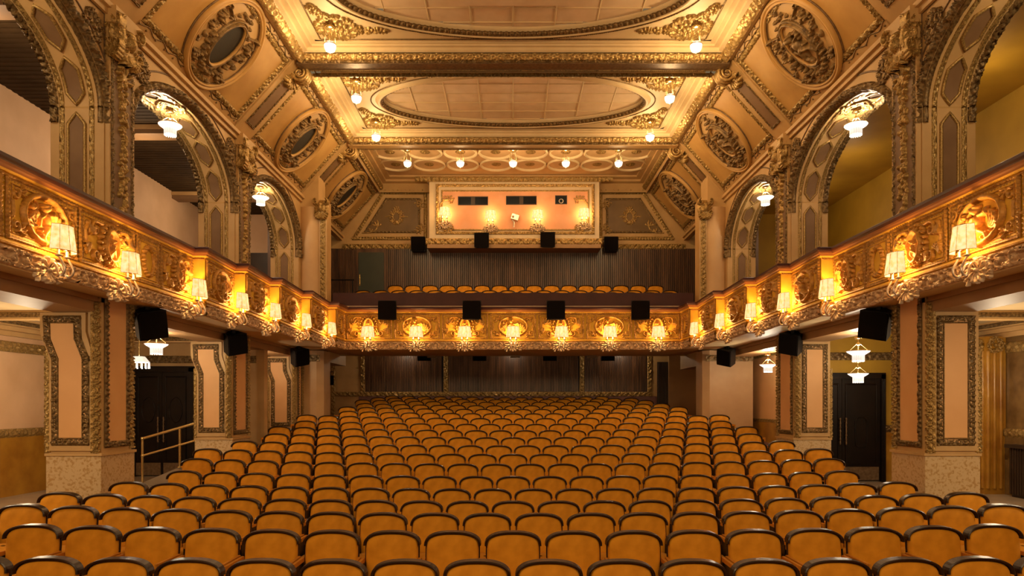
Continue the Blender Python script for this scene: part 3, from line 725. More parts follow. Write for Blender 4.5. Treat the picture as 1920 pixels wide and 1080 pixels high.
def small_leafwork(n=22, w=.5, h=.5):
    r = Relief(w, h, 60, 60)
    for k in range(n):
        a = k*2.4; q = .04+.6*min(w, h)/2*math.sqrt(k/n); r.fan(q*math.cos(a), q*math.sin(a), .07, a-.5, a+.6, 3, .016, .035)
    r.blob(0, 0, .05, .05, .05); r.spiral(-.12, .08, .08, 1.2, 0, .014, .03); r.spiral(.12, -.08, .08, 1.2, PI, .014, .03); return r
leafw = small_leafwork()
for s, nm in ((-1, 'left'), (1, 'right')):
    for yc, hw, wh in ((9.24, .26, 'first'), (13.445, .27, 'second')):
        if wh == 'near': lab = 'carved pilaster on the %s upper wall at the edge of view' % nm
        else: lab = 'carved pilaster with garland, %s between arches on the %s upper wall' % (wh, nm)
        t = thing('pilaster', lab, 'pilaster', (s*XW, yc, 1.7))
        b = B(); b.box(s*(XW-.06), s*(XW+.0), yc-hw-.03, yc+hw+.03, 1.75, 5.20); b.box(s*(XW-.16), s*XW, yc-hw-.05, yc+hw+.05, 5.02, 5.24); obj('shaft', b, 'cream', t)
        b = B(); b.box(s*(XW-.065), s*(XW-.055), yc-hw+.05, yc+hw-.05, 1.8, 4.6); obj('field', b, 'taupe', t)
        b = B()
        for yy in (yc-hw+.03, yc+hw-.03): strip(b, (s*(XW-.06), yy, 1.8), (s*(XW-.06), yy, 4.62), (-s, 0, 0), .07, .03, 'scroll', .08, 8, .018)
        strip(b, (s*(XW-.06), yc-hw, 4.62), (s*(XW-.06), yc+hw, 4.62), (-s, 0, 0), .07, .03, 'leaf', .06, 8, .018); obj('frame', b, 'gold_dark', t)
        b = B(); gar.put(b, frame((s*(XW-.06), yc, 3.42), (0, -s, 0), (0, 0, 1), (-s, 0, 0))); obj('garland', b, 'gold', t)
        b = B(); cap.put(b, frame((s*(XW-.09), yc, 4.86), (0, -s, 0), (0, 0, 1), (-s, 0, 0)))
        cap.put(b, frame((s*(XW-.10), yc-.20, 4.86), (.42, 0, 0), (0, 0, .95), (0, -1, 0)))
        b.box(s*(XW-.12), s*XW, yc-.2, yc+.2, 4.66, 5.05); obj('capital', b, 'gold', t)
        if wh != 'near':
            for dy_, sg in ((-.62, 1), (.62, -1)):
                b = B(); leafw.put(b, frame((s*(XW-.002), yc+dy_*.92, 4.83), (0, -s*.8, 0), (0, 0, .85), (-s, 0, 0))); obj('spandrel_leafwork', b, 'gold_dark', t)
                y0_ = yc+dy_*.5; y1_ = yc+dy_*2.0
                b = B(); b.tube([(s*(XW-.003), y0_, 5.12), (s*(XW-.003), y1_, 5.13)], .012, 5); b.tube([(s*(XW-.003), y0_, 5.12), (s*(XW-.003), y0_, 4.45)], .012, 5); obj('fillet', b, 'bronze', t)
    # cornice over the wall
    b = B(); b.box(s*(XW-.10), s*(XW+.1), -1, 21.2, 5.20, 5.27); b.box(s*(XW-.05), s*(XW+.1), -1, 21.2, 5.12, 5.20)
    struct('trim_cornice_'+nm, b, 'cream')

# rear corner columns of the balcony
for s, nm in ((-1, 'left'), (1, 'right')):
    t = thing('corner_column', 'round beige column at the rear %s corner above the balcony' % nm, 'column', (s*5.22, 17.5, HC))
    b = B(); b.lathe([(.30, 1.8), (.30, 5.0)], 32, Matrix.Translation((s*5.17, 17.45, 0))); obj('shaft', b, 'pier_tan', t)
    b = B(); b.box(s*4.90, s*5.5, 17.2, 17.8, 5.0, 5.95); obj('impost_block', b, 'cream', t)
    t = thing('corner_pilaster', 'narrow gilt pilaster with carved capital at the %s end of rear balcony' % nm, 'pilaster', (s*4.83, 17.4, HC))
    b = B(); b.box(s*4.72, s*4.95, 17.3, 17.7, 1.8, 5.2); b.box(s*4.95, s*5.4, 17.6, 17.8, 1.8, 5.2); obj('shaft', b, 'cream', t)
    b = B(); strip(b, (s*4.82, 17.29, 2.5), (s*4.82, 17.29, 4.72), (0, -1, 0), .13, .05, 'scroll', .12, 8); obj('carved_strip', b, 'gold', t)
    b = B(); cap.put(b, frame((s*4.85, 17.26, 4.95), (.65, 0, 0), (0, 0, .85), (0, -1, 0))); b.box(s*4.72, s*4.98, 17.22, 17.3, 4.75, 5.15); obj('capital', b, 'gold', t)

# ---------------- sloping cove with medallions
AX, AH, BX, BH = 5.37, 5.35, 4.20, 6.66
SL = math.hypot(AX-BX, BH-AH); VX, VH = (BX-AX)/SL, (BH-AH)/SL     # slope direction
def cove(s, y, v=0):      # frame on the slope: x = along the house, y = up the slope, z = into the house
    return frame((s*(AX+VX*v), y, AH+VH*v), (0, -s, 0), (s*VX, 0, VH), (-s*VH, 0, VX))
YBM = [4.95, 9.24, 13.40, 17.5]      # beam lines
cb = [(4.95, 9.24), (9.24, 13.40), (13.40, 17.5), (17.5, 21.2)]
for s, nm in ((-1, 'left'), (1, 'right')):
    b = B(); P = np.array([[(s*AX, y, AH), (s*BX, y, BH)] for y in (-1, 21.2)]); b.grid(P, False, flip=s < 0)
    b.grid(P+np.array((s*.12, 0, .1)), False, flip=s > 0)
    cv_ = struct('ceiling_cove_'+nm, b, 'amber_plaster')
    g1 = B(); g2 = B(); gf = B(); gd = B(); gr = B()
    for y0, y1 in cb:
        a, c = y0+.40, y1-.40
        if y1 > 20: c = y1-.12
        hw = (c-a)/2; M = cove(s, (a+c)/2)
        def q(u, v, n=0): return (M @ np.array((u, v, n, 1)))[:3]
        N = M[:3, 2]; m0, m1 = .17, SL-.14
        loop_strip(g1, [q(-hw+.06, m0+.03), q(hw-.06, m0+.03), q(hw-.06, m1-.03), q(-hw+.06, m1-.03)], N, .115, .05, 'flower', .09, 8, .0162)
        # raised plain border outside the carved frame
        for (u0, u1, v0, v1) in ((-hw-.05, hw+.05, 0, m0-.03), (-hw-.05, hw+.05, m1+.03, SL), (-hw-.05, -hw, 0, SL), (hw, hw+.05, 0, SL)):
            gf.box(u0, u1, v0, v1, -.01, .03, M=M)
        # thin trailing vine outside the frame
        for v_ in (m0-.045, m1+.05):
            u = np.linspace(-hw, hw, 120); gd.tube([q(uu, v_+.028*math.sin(uu*16)+.05*0, .032) for uu in u], .010, 5)
            for k in range(26): uu = -hw+(k+.5)*2*hw/26; gd.ball(tuple(q(uu, v_+.035*math.cos(k*PI), .033)), .018, 6)
        # fan of shallow moulded leaves in corners
    # ribs over each column, with dark field and a scroll head where the beam starts
    for yb in YBM:
        M = cove(s, yb); 
        gf.box(-.34, .34, 0, SL, -.01, .05, M=M)
        def q(u, v, n=0): return (M @ np.array((u, v, n, 1)))[:3]
        fb = B(); fb.box(-.15, .15, .28, SL-.42, .05, .056, M=M); obj('rib_field', fb, 'taupe', cv_)
        loop_strip(gd, [q(-.17, .26, .05), q(.17, .26, .05), q(.17, SL-.40, .05), q(-.17, SL-.40, .05)], M[:3, 2], .05, .025, 'leaf', .05, 8, .022)
    obj('carved_frame', g1, 'gold', cv_); obj('border', gf, 'cream', cv_); obj('vine_moulding', gd, 'gold_dark', cv_)
    for k, yb in enumerate(YBM[1:]):
        if k == 0: continue
        t = thing('scroll_bracket', 'gilded scroll bracket at the %s end of the %s ceiling beam' % (nm, ('hidden front', 'nearer', 'rear')[k]), 'bracket', (s*BX, yb, BH))
        b = B(); M = cove(s, yb, SL-.13)
        th = np.linspace(0, 4.2*PI, 60); R = .17*(1-.8*th/th[-1])
        for off in (-.10, 0, .10): b.tube([(off, .02+R[i]*math.cos(th[i]), .14+R[i]*math.sin(th[i])) for i in range(60)], np.linspace(.035, .015, 60), 7, M=M)
        obj('scroll', b, 'gold_bright', t)
        b = B(); r = Relief(.5, .5, 40, 40); r.fan(0, .1, .26, -PI/2-.9, -PI/2+.9, 6, .04, .10); r.wreath(0, .05, .1, .08, 7, .04, .13); r.put(b, M @ frame((0, -.16, .04), (1, 0, 0), (0, 1, 0), (0, 0, 1))); obj('acanthus', b, 'gold', t)

# medallions
random.seed(5)
def medallion_relief(cherub):
    r = Relief(1.62, 1.62, 190, 190); rot = .12 if cherub else -.12
    r.ring(0, .0, .28, .43, .030, .07, rot); r.ring(0, 0, .33, .48, .014, .045, rot)
    def bunch(x, y, n, w_, k=.045):
        for q in range(n):
            a_ = q*2.4; d = w_*math.sqrt(q/n); r.blob(x+d*math.cos(a_), y+d*math.sin(a_), k*random.uniform(.8, 1.15), k*random.uniform(.7, 1), .10*random.uniform(.7, 1), a_)
            if q % 2: r.fan(x+d*math.cos(a_), y+d*math.sin(a_), k*1.8, a_-.5, a_+.5, 2, k*.4, .05)
    for k in range(15):     # heavy garland round the lower end of the oval, thin one round the top
        t = PI*(1.02+.96*k/14); r.blob(.40*math.cos(t), .56*math.sin(t), .048-.016*abs(k-7)/7, .042, .10, t); r.blob(.44*math.cos(t+.06), .60*math.sin(t+.06), .03, .03, .08)
    for k in range(12):
        t = PI*(.12+.76*k/11); r.blob(.40*math.cos(t), .57*math.sin(t)+.03*math.sin(k*2), .035, .03, .06, t+.6)
    for sx in (-1, 1):
        r.stroke([(sx*.28, .36), (sx*.52, .44)], .016, .06); r.blob(sx*.57, .45, .065, .045, .10, 0)
        r.stroke([(sx*.30, -.42), (sx*.50, -.46)], .016, .06); r.blob(sx*.53, -.46, .055, .04, .09, 0)
        bunch(sx*.52, .24, 7, .09, .036); bunch(sx*.54, .03, 5, .06, .034); bunch(sx*.42, -.50, 7, .075, .034); r.blob(sx*.55, -.16, .06, .035, .07, 1.1*sx); r.blob(sx*.24, -.66, .05, .035, .07, .4)
    for bx, by in ((.05, .67), (-.60, -.28)):
        r.stroke([(bx-.07, by+.03), (bx, by), (bx+.05, by+.07)], .016, .06, .008); r.stroke([(bx-.02, by-.04), (bx+.03, by+.02)], .022, .07, .01)
    if cherub: r.cherub(0, 0, .42, .13, .25); r.cherub(.05, -.12, .22, .08, -.9); r.wreath(.06, .14, .10, .08, 7, .035, .10)
    return r
def medallion_meshes(cherub):
    out = []
    b = B(); b.lathe([(.86, -.02), (.865, .05), (.84, .085), (.815, .09), (.80, .06), (.79, .055), (.78, .075), (.765, .078), (.75, .05), (.75, -.02)], 72)
    out.append(('outer_ring', b.mesh('outer_ring'), 'amber_plaster'))
    b = B(); b.lathe([(.0, .012), (.76, .012)], 48); out.append(('disc', b.mesh('disc'), 'cream'))
    b = B(); b.tube([(.748*math.cos(t), .748*math.sin(t), .03) for t in np.linspace(0, 2*PI, 72, endpoint=False)], .012, 6, closed=True)
    b.tube([(.875*math.cos(t), .875*math.sin(t), .01) for t in np.linspace(0, 2*PI, 72, endpoint=False)], .014, 6, closed=True); out.append(('dark_line', b.mesh('dark_line'), 'bronze'))
    b = B(); r = medallion_relief(cherub)
    r.F *= 1.1
    if not cherub:
        c_, t_ = math.cos(-.12), math.sin(-.12); u = r.X*c_+r.Y*t_; v = -r.X*t_+r.Y*c_; r.F = np.where((u/.26)**2+(v/.41)**2 < 1, 0, r.F)
    r.put(b, frame((0, 0, .012), (1, 0, 0), (0, 1, 0), (0, 0, 1)), disc=.74); out.append(('carving', b.mesh('carving'), 'bronze2'))
    b = B(); rt = .12 if cherub else -.12; t = np.linspace(0, 2*PI, 49)[:-1]
    e = [(.265*math.cos(k)*math.cos(rt)-.415*math.sin(k)*math.sin(rt), .265*math.cos(k)*math.sin(rt)+.415*math.sin(k)*math.cos(rt)) for k in t]
    b.prism(e, .012, .022); out.append(('grille' if not cherub else 'oval_ground', b.mesh('grille'), 'grille' if not cherub else 'cream'))
    # smooth inner oval rim
    b = B(); b.tube([(x*1.03, y*1.03, .05) for x, y in e], .028, 8, closed=True); out.append(('oval_rim', b.mesh('oval_rim'), 'amber_plaster'))
    for n_, me, m_ in out: me.materials.append(MT[m_])
    return out
defmat('bronze2', (.11, .06, .022), (.36, .22, .08), rough=.45, metal=.3, scale=14, bump=.2, bscale=70, detail=5)
MED = {False: medallion_meshes(False), True: medallion_meshes(True)}
for s, nm in ((-1, 'left'), (1, 'right')):
    for k, (y0, y1) in enumerate(cb):
        if k == 0: continue
        yc = (y0+y1)/2+(.1 if k == 3 else 0)
        w_ = ('', 'nearest and largest', 'middle', 'farthest and smallest')[k]
        lab = '%s round medallion on the %s cove, %s' % (w_, nm, 'with dark oval grille' if s < 0 else 'with carved cherub')
        t = thing('round_medallion', lab, 'medallion', (0, 0, 0))
        M = cove(s, yc, SL*.5); M[2, 3] += EYE
        t.matrix_world = Matrix(M.tolist()) @ Matrix.Scale(.99, 4)
        for n_, me, m_ in MED[s > 0]:
            o = obj(n_, me, m_, t, loc=(0, 0, 0))

# ---------------- main ceilings
def ellipse_ceiling(name, y0, y1, label):
    Xs, hc, ht = 3.72, 6.85, 6.95; yc = (y0+y1)/2; a, c = 3.10, (y1-y0)/2-.12
    th = np.linspace(0, 2*PI, 161)[:-1]
    E = np.stack([a*np.cos(th), yc+c*np.sin(th)], 1); R = []
    for t in th:
        k = min(Xs/max(1e-6, abs(math.cos(t))), ((y1-y0)/2)/max(1e-6, abs(math.sin(t)))); R.append((k*math.cos(t), yc+k*math.sin(t)))
    R = np.array(R); z = lambda P, h: np.column_stack([P, np.full(len(P), h)])
    b = B(); b.grid(np.stack([z(R, hc), z(E, hc)], 1), False, cu=True, flip=True)
    ce = struct(name, b, 'cream_light')
    ring_ = lambda o, h: z(np.stack([(a-o)*np.cos(th), yc+(c-o)*np.sin(th)], 1), h)
    b = B(); b.grid(np.stack([z(E, hc), ring_(.03, hc-.035), ring_(.08, hc-.065), ring_(.11, hc-.06), ring_(.115, hc-.045), ring_(.115, hc+.045), ring_(.19, hc+.055), ring_(.20, ht)], 1), True, cu=True, flip=True); obj('oval_surround', b, 'cream_light', ce)
    tt = np.linspace(0, 2*PI, 1100); def_ = lambda aa, cc, h: np.column_stack([aa*np.cos(tt), yc+cc*np.sin(tt), np.full(len(tt), h)])
    nn = np.column_stack([np.cos(tt)/a, np.sin(tt)/c, 0*tt]); nn /= np.linalg.norm(nn, axis=1)[:, None]
    b = B(); carve(b, def_(a-.118, c-.118, hc-.002), (0, 0, 1.), -nn, .095, .05, 'egg', .10, 8); obj('egg_moulding', b, 'gold_dark', ce)
    b = B(); carve(b, def_(a+.10, c+.035, hc-.002), nn, (0, 0, -1.), .03, .016, 'egg', .03, 4); b2 = b
    for (p, q_) in (((-Xs+.12, y0+.1), (Xs-.12, y0+.1)), ((-Xs+.12, y1-.07), (Xs-.12, y1-.07)), ((-Xs+.12, y0+.1), (-Xs+.12, y1-.1)), ((Xs-.12, y0+.1), (Xs-.12, y1-.1))):
        strip(b2, (*p, hc-.002), (*q_, hc-.002), (0, 0, -1), .03, .016, 'egg', .03, 4, .015)
    obj('bead_line', b2, 'gold_dark', ce)
    # tiles in the oval recess
    tw, tl = .755, .45; ell = [((a-.21)*math.cos(t), yc+(c-.21)*math.sin(t)) for t in np.linspace(0, 2*PI, 65)[:-1]]
    def clip(poly, x0, x1, ya, yb):
        for axis, val, sg in ((0, x0, 1), (0, x1, -1), (1, ya, 1), (1, yb, -1)):
            out = []
            for i in range(len(poly)):
                p, q_ = poly[i], poly[(i+1) % len(poly)]; ip = (p[axis]-val)*sg >= 0; iq = (q_[axis]-val)*sg >= 0
                if ip: out.append(p)
                if ip != iq:
                    t = (val-p[axis])/(q_[axis]-p[axis]); out.append((p[0]+t*(q_[0]-p[0]), p[1]+t*(q_[1]-p[1])))
            poly = out
            if len(poly) < 3: return None
        return poly
    b = B(); b.prism(ell, ht+.03, ht+.05); obj('recess_ground', b, 'tile_seam', ce)
    for i in range(-4, 4):
        for j in range(-5, 6):
            g = .012; p = clip(ell, i*tw+g, (i+1)*tw-g, yc+(j-.5)*tl+g, yc+(j+.5)*tl-g)
            if p is None: continue
            ar = abs(sum(p[k][0]*p[(k+1) % len(p)][1]-p[(k+1) % len(p)][0]*p[k][1] for k in range(len(p))))/2
            if ar < .01: continue
            h = ht-random.uniform(0, .012); b = B(); b.prism(p, h, ht+.03); obj('ceiling_tile', b, 'tile', ce)
    b = B()
    for i in range(-3, 4): 
        hy = (c-.23)*math.sqrt(max(0, 1-(i*tw/(a-.22))**2)); b.tube([(i*tw, yc-hy, ht-.005), (i*tw, yc+hy, ht-.005)], .016, 6)
    for j in range(-3, 4):
        yy = (j+.5)*tl; hx = (a-.24)*math.sqrt(max(0, 1-(yy/(c-.22))**2))
        if hx > .2: b.tube([(-hx, yc+yy, ht-.006), (hx, yc+yy, ht-.006)], .015, 6)
    obj('cover_strip', b, 'cream_light', ce)
    # corner ornaments: flower cluster over the lamp and sprays along the oval
    random.seed(9)
    r = Relief(1.9, 1.5, 150, 120); r.wreath(0, 0, .20, .20, 14, .055, .09); r.wreath(0, 0, .10, .10, 7, .05, .11); r.blob(0, 0, .06, .06, .10)
    for k in range(9): r.fan(.22*math.cos(k*.7), .22*math.sin(k*.7), .16, k*.7-.5, k*.7+.5, 3, .03, .05)
    for (ex, ey) in ((.85, -.12), (-.28, .66)):
        for k in range(22):
            t = .25+.75*k/22; x, y = ex*t+random.uniform(-.07, .07)*(1.4-t), ey*t+random.uniform(-.07, .07)*(1.4-t); a_ = random.random()*6
            r.fan(x, y, .07, a_-.5, a_+.5, 2, .022, .045); r.blob(x, y, .028, .024, .06)
        r.spiral(ex*1.02, ey*1.02, .07, 1.0, 0, .014, .04)
    for sx in (-1, 1):
        for sy in (-1, 1):
            b = B(); cx, cy = sx*3.20, yc+sy*((y1-y0)/2-.48)
            r.put(b, frame((cx, cy, hc-.004), (-sx, 0, 0), (0, -sy, 0), (0, 0, -1))); obj('corner_garland', b, 'gold', ce)
    # stepped sides down to the cove
    b = B(); st = [(3.72, 6.85), (3.72, 6.82), (3.80, 6.82), (3.80, 6.78), (3.90, 6.78), (3.90, 6.72), (3.96, 6.70), (4.08, 6.60), (4.25, 6.66)]
    ends_ = lambda x: ((y0-(x-3.72)*.5), (y1+(x-3.72)*.5))
    for s in (-1, 1):
        P = np.array([[(s*x, ends_(x)[k], h) for x, h in st] for k in (0, 1)]); b.grid(P, False, flip=s > 0)
    for k, sg in ((1, 1), (0, -1)):
        P = np.array([[(sx*x, ends_(x)[k], h) for x, h in st[:-2]] for sx in (-1, 1)]); b.grid(P, False, flip=sg < 0)
    b.box(-4.1, -4.3, y0-.3, y1+.3, 6.62, 6.75); b.box(4.1, 4.3, y0-.3, y1+.3, 6.62, 6.75)
    obj('stepped_moulding', b, 'cream_light', ce)
    b = B()
    for s in (-1, 1): strip(b, (s*4.03, y0-.25, 6.63), (s*4.03, y1+.25, 6.63), (-s*.75, 0, -.66), .20, .06, 'leaf', .12, 9, .022)
    for ye, sg in ((y1+.17, 1), (y0-.17, -1)): strip(b, (-4.0, ye+sg*.02, 6.65), (4.0, ye+sg*.02, 6.65), (0, -sg*.85, -.5), .13, .05, 'leaf', .13, 8, .022)
    obj('carved_moulding', b, 'gold_bright', ce)
    return ce
ellipse_ceiling('ceiling_oval_front', 9.65, 12.84, '')
ellipse_ceiling('ceiling_oval_rear', 13.93, 16.92, '')
for k, yb in enumerate(YBM[1:]):
    b = B(); b.box(-4.15, 4.15, yb-.33, yb-.05, 6.54, 6.66); b.box(-4.15, 4.15, yb-.30, yb-.07, 6.66, 7.2)
    o = struct('beam', b, 'bronze' if k < 2 else 'cream')
    b = B(); strip(b, (-4.1, yb-.335, 6.59), (4.1, yb-.335, 6.59), (0, -1, 0), .075, .03, 'leaf', .06, 8, .022); strip(b, (-4.1, yb-.08, 6.538), (4.1, yb-.08, 6.538), (0, 0, -1), .03, .02, 'egg', .04, 4, .02)
    obj('beam_moulding', b, 'gold_dark', o)
# air panel hanging in the front oval
b = B(); b.box(-.93, .93, 10.9, 11.72, 6.86, 6.90); b.box(-.86, .86, 10.97, 11.65, 6.90, 6.955); t = tag(obj('ceiling_panel', b, 'tile'), 'rectangular hanging panel in the front oval ceiling at top edge', 'panel')

# rear ceiling with circles
b = B(); b.box(-3.75, 3.75, 17.8, 20.75, 6.93, 7.0); rc = struct('ceiling_rear', b, 'coffer')
b = B(); st = [(3.72, 6.93), (3.72, 6.88), (3.86, 6.86), (3.86, 6.80), (3.98, 6.78), (4.12, 6.56)]
for s in (-1, 1):
    P = np.array([[(s*x, y, h) for x, h in st] for y in (17.7, 21.2)]); b.grid(P, False, flip=s > 0)
P = np.array([[(x, 20.55+(q[0]-3.72)*1.2, q[1]-.0) for q in st] for x in (-4.12, 4.12)]); b.grid(P, False)
obj('stepped_moulding', b, 'cream', rc)
b = B()
for s in (-1, 1): strip(b, (s*4.03, 17.8, 6.68), (s*4.03, 21.1, 6.68), (-s*.8, 0, -.6), .16, .05, 'leaf', .12, 8, .0225)
strip(b, (-4.0, 21.0, 6.68), (4.0, 21.0, 6.68), (0, -.85, -.5), .16, .05, 'leaf', .12, 8, .0225); obj('carved_moulding', b, 'gold', rc)
tt = np.linspace(0, 2*PI, 41)[:-1]
ring = B(); ring.lathe([(.47, 0), (.475, -.04), (.455, -.06), (.425, -.05), (.41, -.02), (.41, 0)], 48); rm = ring.mesh('coffer_ring'); rm.materials.append(MT['cream_light'])
ros = Relief(.3, .3, 30, 30); ros.blob(0, 0, .04, .04, .05); ros.wreath(0, 0, .07, .07, 8, .03, .04); ros.ring(0, 0, .12, .12, .012, .02); rb = B(); ros.put(rb, frame((0, 0, 0), (1, 0, 0), (0, -1, 0), (0, 0, -1))); rom = rb.mesh('rosette'); rom.materials.append(MT['gold'])
lnk = B(); lnk.tube([(-.06, 0, -.02), (.06, 0, -.02)], .025, 6); lnm = lnk.mesh('ring_link'); lnm.materials.append(MT['cream'])
for j, y in enumerate((18.67, 19.62)):
    for i in range(8):
        x = (i-3.5)*.963; o = obj('coffer_ring', rm, 'cream', rc, loc=(x, y, 6.928)); obj('rosette', rom, 'gold', o, loc=(0, 0, 0))
        if i < 7: obj('ring_link', lnm, 'cream', rc, loc=(x+.4815, y, 6.928))

# ---------------- upper rear wall
YU = 21.2
b = B(); b.box(-6.4, 6.4, YU, YU+.2, 2.0, 5.3); b.box(-5.4, 5.4, YU, YU+.2, 5.3, 7.1)
wu = struct('wall_rear_upper', b, 'cream')
slats(-5.8, -4.86, YU-.0, 2.8, 4.86, wu, .062); slats(-3.93, 5.75, YU-.0, 2.8, 4.86, wu, .062)
b = B(); b.box(-4.86, -3.93, YU-.05, YU+.1, 2.8, 4.86); d5 = struct('door_5', b, 'slat_wood')
b = B(); b.box(-4.78, -4.0, YU-.09, YU-.05, 2.8, 4.73); lf = obj('door_leaf', b, 'door_green', d5)
b = B(); b.tube([(-4.74, YU-.13, 3.75), (-4.74, YU-.13, 4.0)], .014, 8); b.box(-4.76, -4.72, YU-.1, YU-.09, 3.7, 4.05); obj('door_pull', b, 'brass', lf)
for s in (-1, 1):
    b = B(); b.box(s*5.78, s*6.4, 17.8, YU, 2.0, 5.3); struct('wall_rear_side_'+('left' if s < 0 else 'right'), b, 'slat_wood')
t = thing('hand_rail', 'dark horizontal rail left of the green door on the rear balcony', 'railing', (-5.4, YU-.3, 2.8))
b = B(); b.tube([(-5.75, YU-.35, 3.83), (-4.85, YU-.35, 3.83)], .022, 8); obj('rail', b, 'iron', t)
b = B()
for x in (-5.7, -4.9): b.tube([(x, YU-.35, 2.8), (x, YU-.35, 3.83)], .016, 6)
obj('post', b, 'iron', t)
b = B()
strip(b, (-5.3, YU-.02, 4.92), (-2.6, YU-.02, 4.92), (0, -1, 0), .17, .07, 'scroll', .19, 9, .018); strip(b, (2.6, YU-.02, 4.92), (5.35, YU-.02, 4.92), (0, -1, 0), .17, .07, 'scroll', .19, 9, .018); obj('carved_frieze', b, 'gold', wu)
def W(px, py, y): return ((px-962)*y/SPACE, (760-py)*y/SPACE)    # point of the elevation measured on the rear wall drawing
for s in (-1, 1):
    def trap(k): return [(s*(5.05-k*1.75), 5.12+k), (s*(4.08-k*.55), 6.66-k), (s*(2.66+k), 6.66-k), (s*(2.66+k), 5.12+k)]
    g = B(); loop_strip(g, [(x, YU-.01, h) for x, h in trap(.06)], (0, -1, 0), .11, .05, 'leaf', .09, 8, .018); obj('outer_frame', g, 'gold', wu)
    g = B(); loop_strip(g, [(x, YU-.01, h) for x, h in trap(.26)], (0, -1, 0), .07, .03, 'leaf', .07, 8, .022); obj('inner_frame', g, 'gold_dark', wu)
    g = B(); g.prism(trap(.26), 0, .012, frame((0, YU, 0), (1, 0, 0), (0, 0, 1), (0, -1, 0))); obj('field', g, 'trapezoid_field', wu)
    r = Relief(.8, .8, 90, 90); r.wreath(0, .0, .15, .18, 14, .03, .04); r.ring(0, 0, .11, .14, .015, .03)
    for k in range(10): r.fan(.16*math.cos(k*.63), .18*math.sin(k*.63), .07, k*.63-.4, k*.63+.6, 2, .014, .03)
    r.fan(0, .2, .12, .9, 2.2, 3, .016, .03); r.stroke([(-.34, .0), (-.2, .02)], .012, .02); r.stroke([(.34, .0), (.2, .02)], .012, .02)
    r.blob(0, -.17, .05, .07, .05)
    g = B(); r.put(g, frame((s*3.62, YU-.014, 5.85), (1, 0, 0), (0, 0, 1), (0, -1, 0))); obj('rosette', g, 'gold_bright', wu)
    r = Relief(.9, 1.3, 90, 130); r.stroke([(.32, .30), (.36, .18), (.34, 0), (.30, -.15), (.34, -.30)], .014, .025)
    for sy in (-1, 1):
        r.spiral(.2, sy*.40, .12, 1.2, 0, .02, .035, sy); r.fan(.15, sy*.45, .18, 1.6, 4.2, 5, .02, .03); r.fan(-.02, sy*.5, .12, 1.8, 4.4, 3, .018, .03)
    g = B(); r.put(g, frame((s*2.95+(-s*-.0), YU-.014, 5.86), (-s*.8, 0, 0), (0, 0, .85), (0, -1, 0))); obj('scrollwork', g, 'gold_bright', wu)
    r = Relief(.8, .6, 60, 50); r.stroke([(-.35, -.22), (-.1, -.22), (.1, -.12), (.18, .05), (.15, .2)], .016, .03); r.fan(.12, .0, .16, .3, 2.6, 4, .02, .03); r.fan(-.1, -.2, .12, 0, 1.6, 3, .016, .03)
    g = B(); r.put(g, frame((s*4.35, YU-.014, 5.55), (s*.9*-1, 0, 0), (0, 0, .9), (0, -1, 0))); obj('scrollwork', g, 'gold_bright', wu)

# projection booth
YP = 20.6
bt = thing('projection_booth', 'projecting booth front with gilded frames and three small windows', 'booth', (0, YP, 4.74))
b = B(); b.box(-2.53, 2.60, YP, YU+.1, 4.76, 6.74); b.box(-2.6, 2.66, YP-.06, YU, 6.74, 6.80); obj('body', b, 'booth_cream', bt)
b = B(); b.box(-2.58, 2.64, YP-.08, YU, 4.73, 4.84); obj('under_moulding', b, 'brown', bt)
b = B(); strip(b, (-2.62, YP-.06, 4.93), (2.68, YP-.06, 4.93), (0, -1, 0), .19, .08, 'scroll', .2, 9, .018)
for e in ((-2.55, 1), (2.62, -1)): strip(b, (e[0]-.06*e[1], YP, 4.93), (e[0]-.06*e[1], YU, 4.93), (-e[1], 0, 0), .19, .05, 'scroll', .2, 9, .022)
obj('carved_frieze', b, 'gold_bright', bt)
b = B(); strip(b, (-2.95, YP-.08, 6.80), (3.0, YP-.08, 6.80), (0, -.9, -.4), .15, .06, 'leaf', .13, 8, .022); obj('crown_moulding', b, 'gold', bt)
def rect(px0, py0, px1, py1, y): (a, c), (d, e) = W(px0, py0, y), W(px1, py1, y); return a, d, e, c
x0, x1, z0, z1 = rect(820, 348, 1112, 437, YP)
b = B(); loop_strip(b, [(x0, YP-.01, z0), (x1, YP-.01, z0), (x1, YP-.01, z1), (x0, YP-.01, z1)], (0, -1, 0), .09, .05, 'leaf', .08, 8, .0162); obj('outer_frame', b, 'gold_bright', bt)
x0, x1, z0, z1 = rect(829, 358, 1103, 431, YP)
b = B(); loop_strip(b, [(x0, YP-.01, z0), (x1, YP-.01, z0), (x1, YP-.01, z1), (x0, YP-.01, z1)], (0, -1, 0), .05, .03, 'leaf', .06, 8, .022); obj('inner_frame', b, 'gold', bt)
b = B(); b.box(x0, x1, YP-.012, YP, z0, z1); obj('field', b, 'booth_field', bt)
for k, (p0, q0, p1, q1) in enumerate(((860, 370, 914, 384), (950, 369, 1005, 383), (1042, 368, 1062, 382))):
    a, d, e, c = rect(p0, q0, p1, q1, YP)
    b = B(); fr = .02
    b.box(a-fr, d+fr, YP-.025, YP-.012, c, c+fr); b.box(a-fr, d+fr, YP-.025, YP-.012, e-fr, e); b.box(a-fr, a, YP-.025, YP-.012, e, c); b.box(d, d+fr, YP-.025, YP-.012, e, c)
    if k < 2: b.box((a+d)/2-.06, (a+d)/2+.06, YP-.022, YP-.012, e, c)
    wf = obj('window_frame', b, 'dark_brown', bt); b = B(); b.box(a, d, YP-.018, YP-.013, e, c); obj('window_pane', b, 'window_dark', wf)
    if k == 2: b = B(); b.tube([(((a+d)/2)+.06*math.cos(t), YP-.03, (e+c)/2-.04+.06*math.sin(t)) for t in np.linspace(0, 2*PI, 24, endpoint=False)], .012, 6, closed=True); obj('projector_lens', b, 'silver', wf)
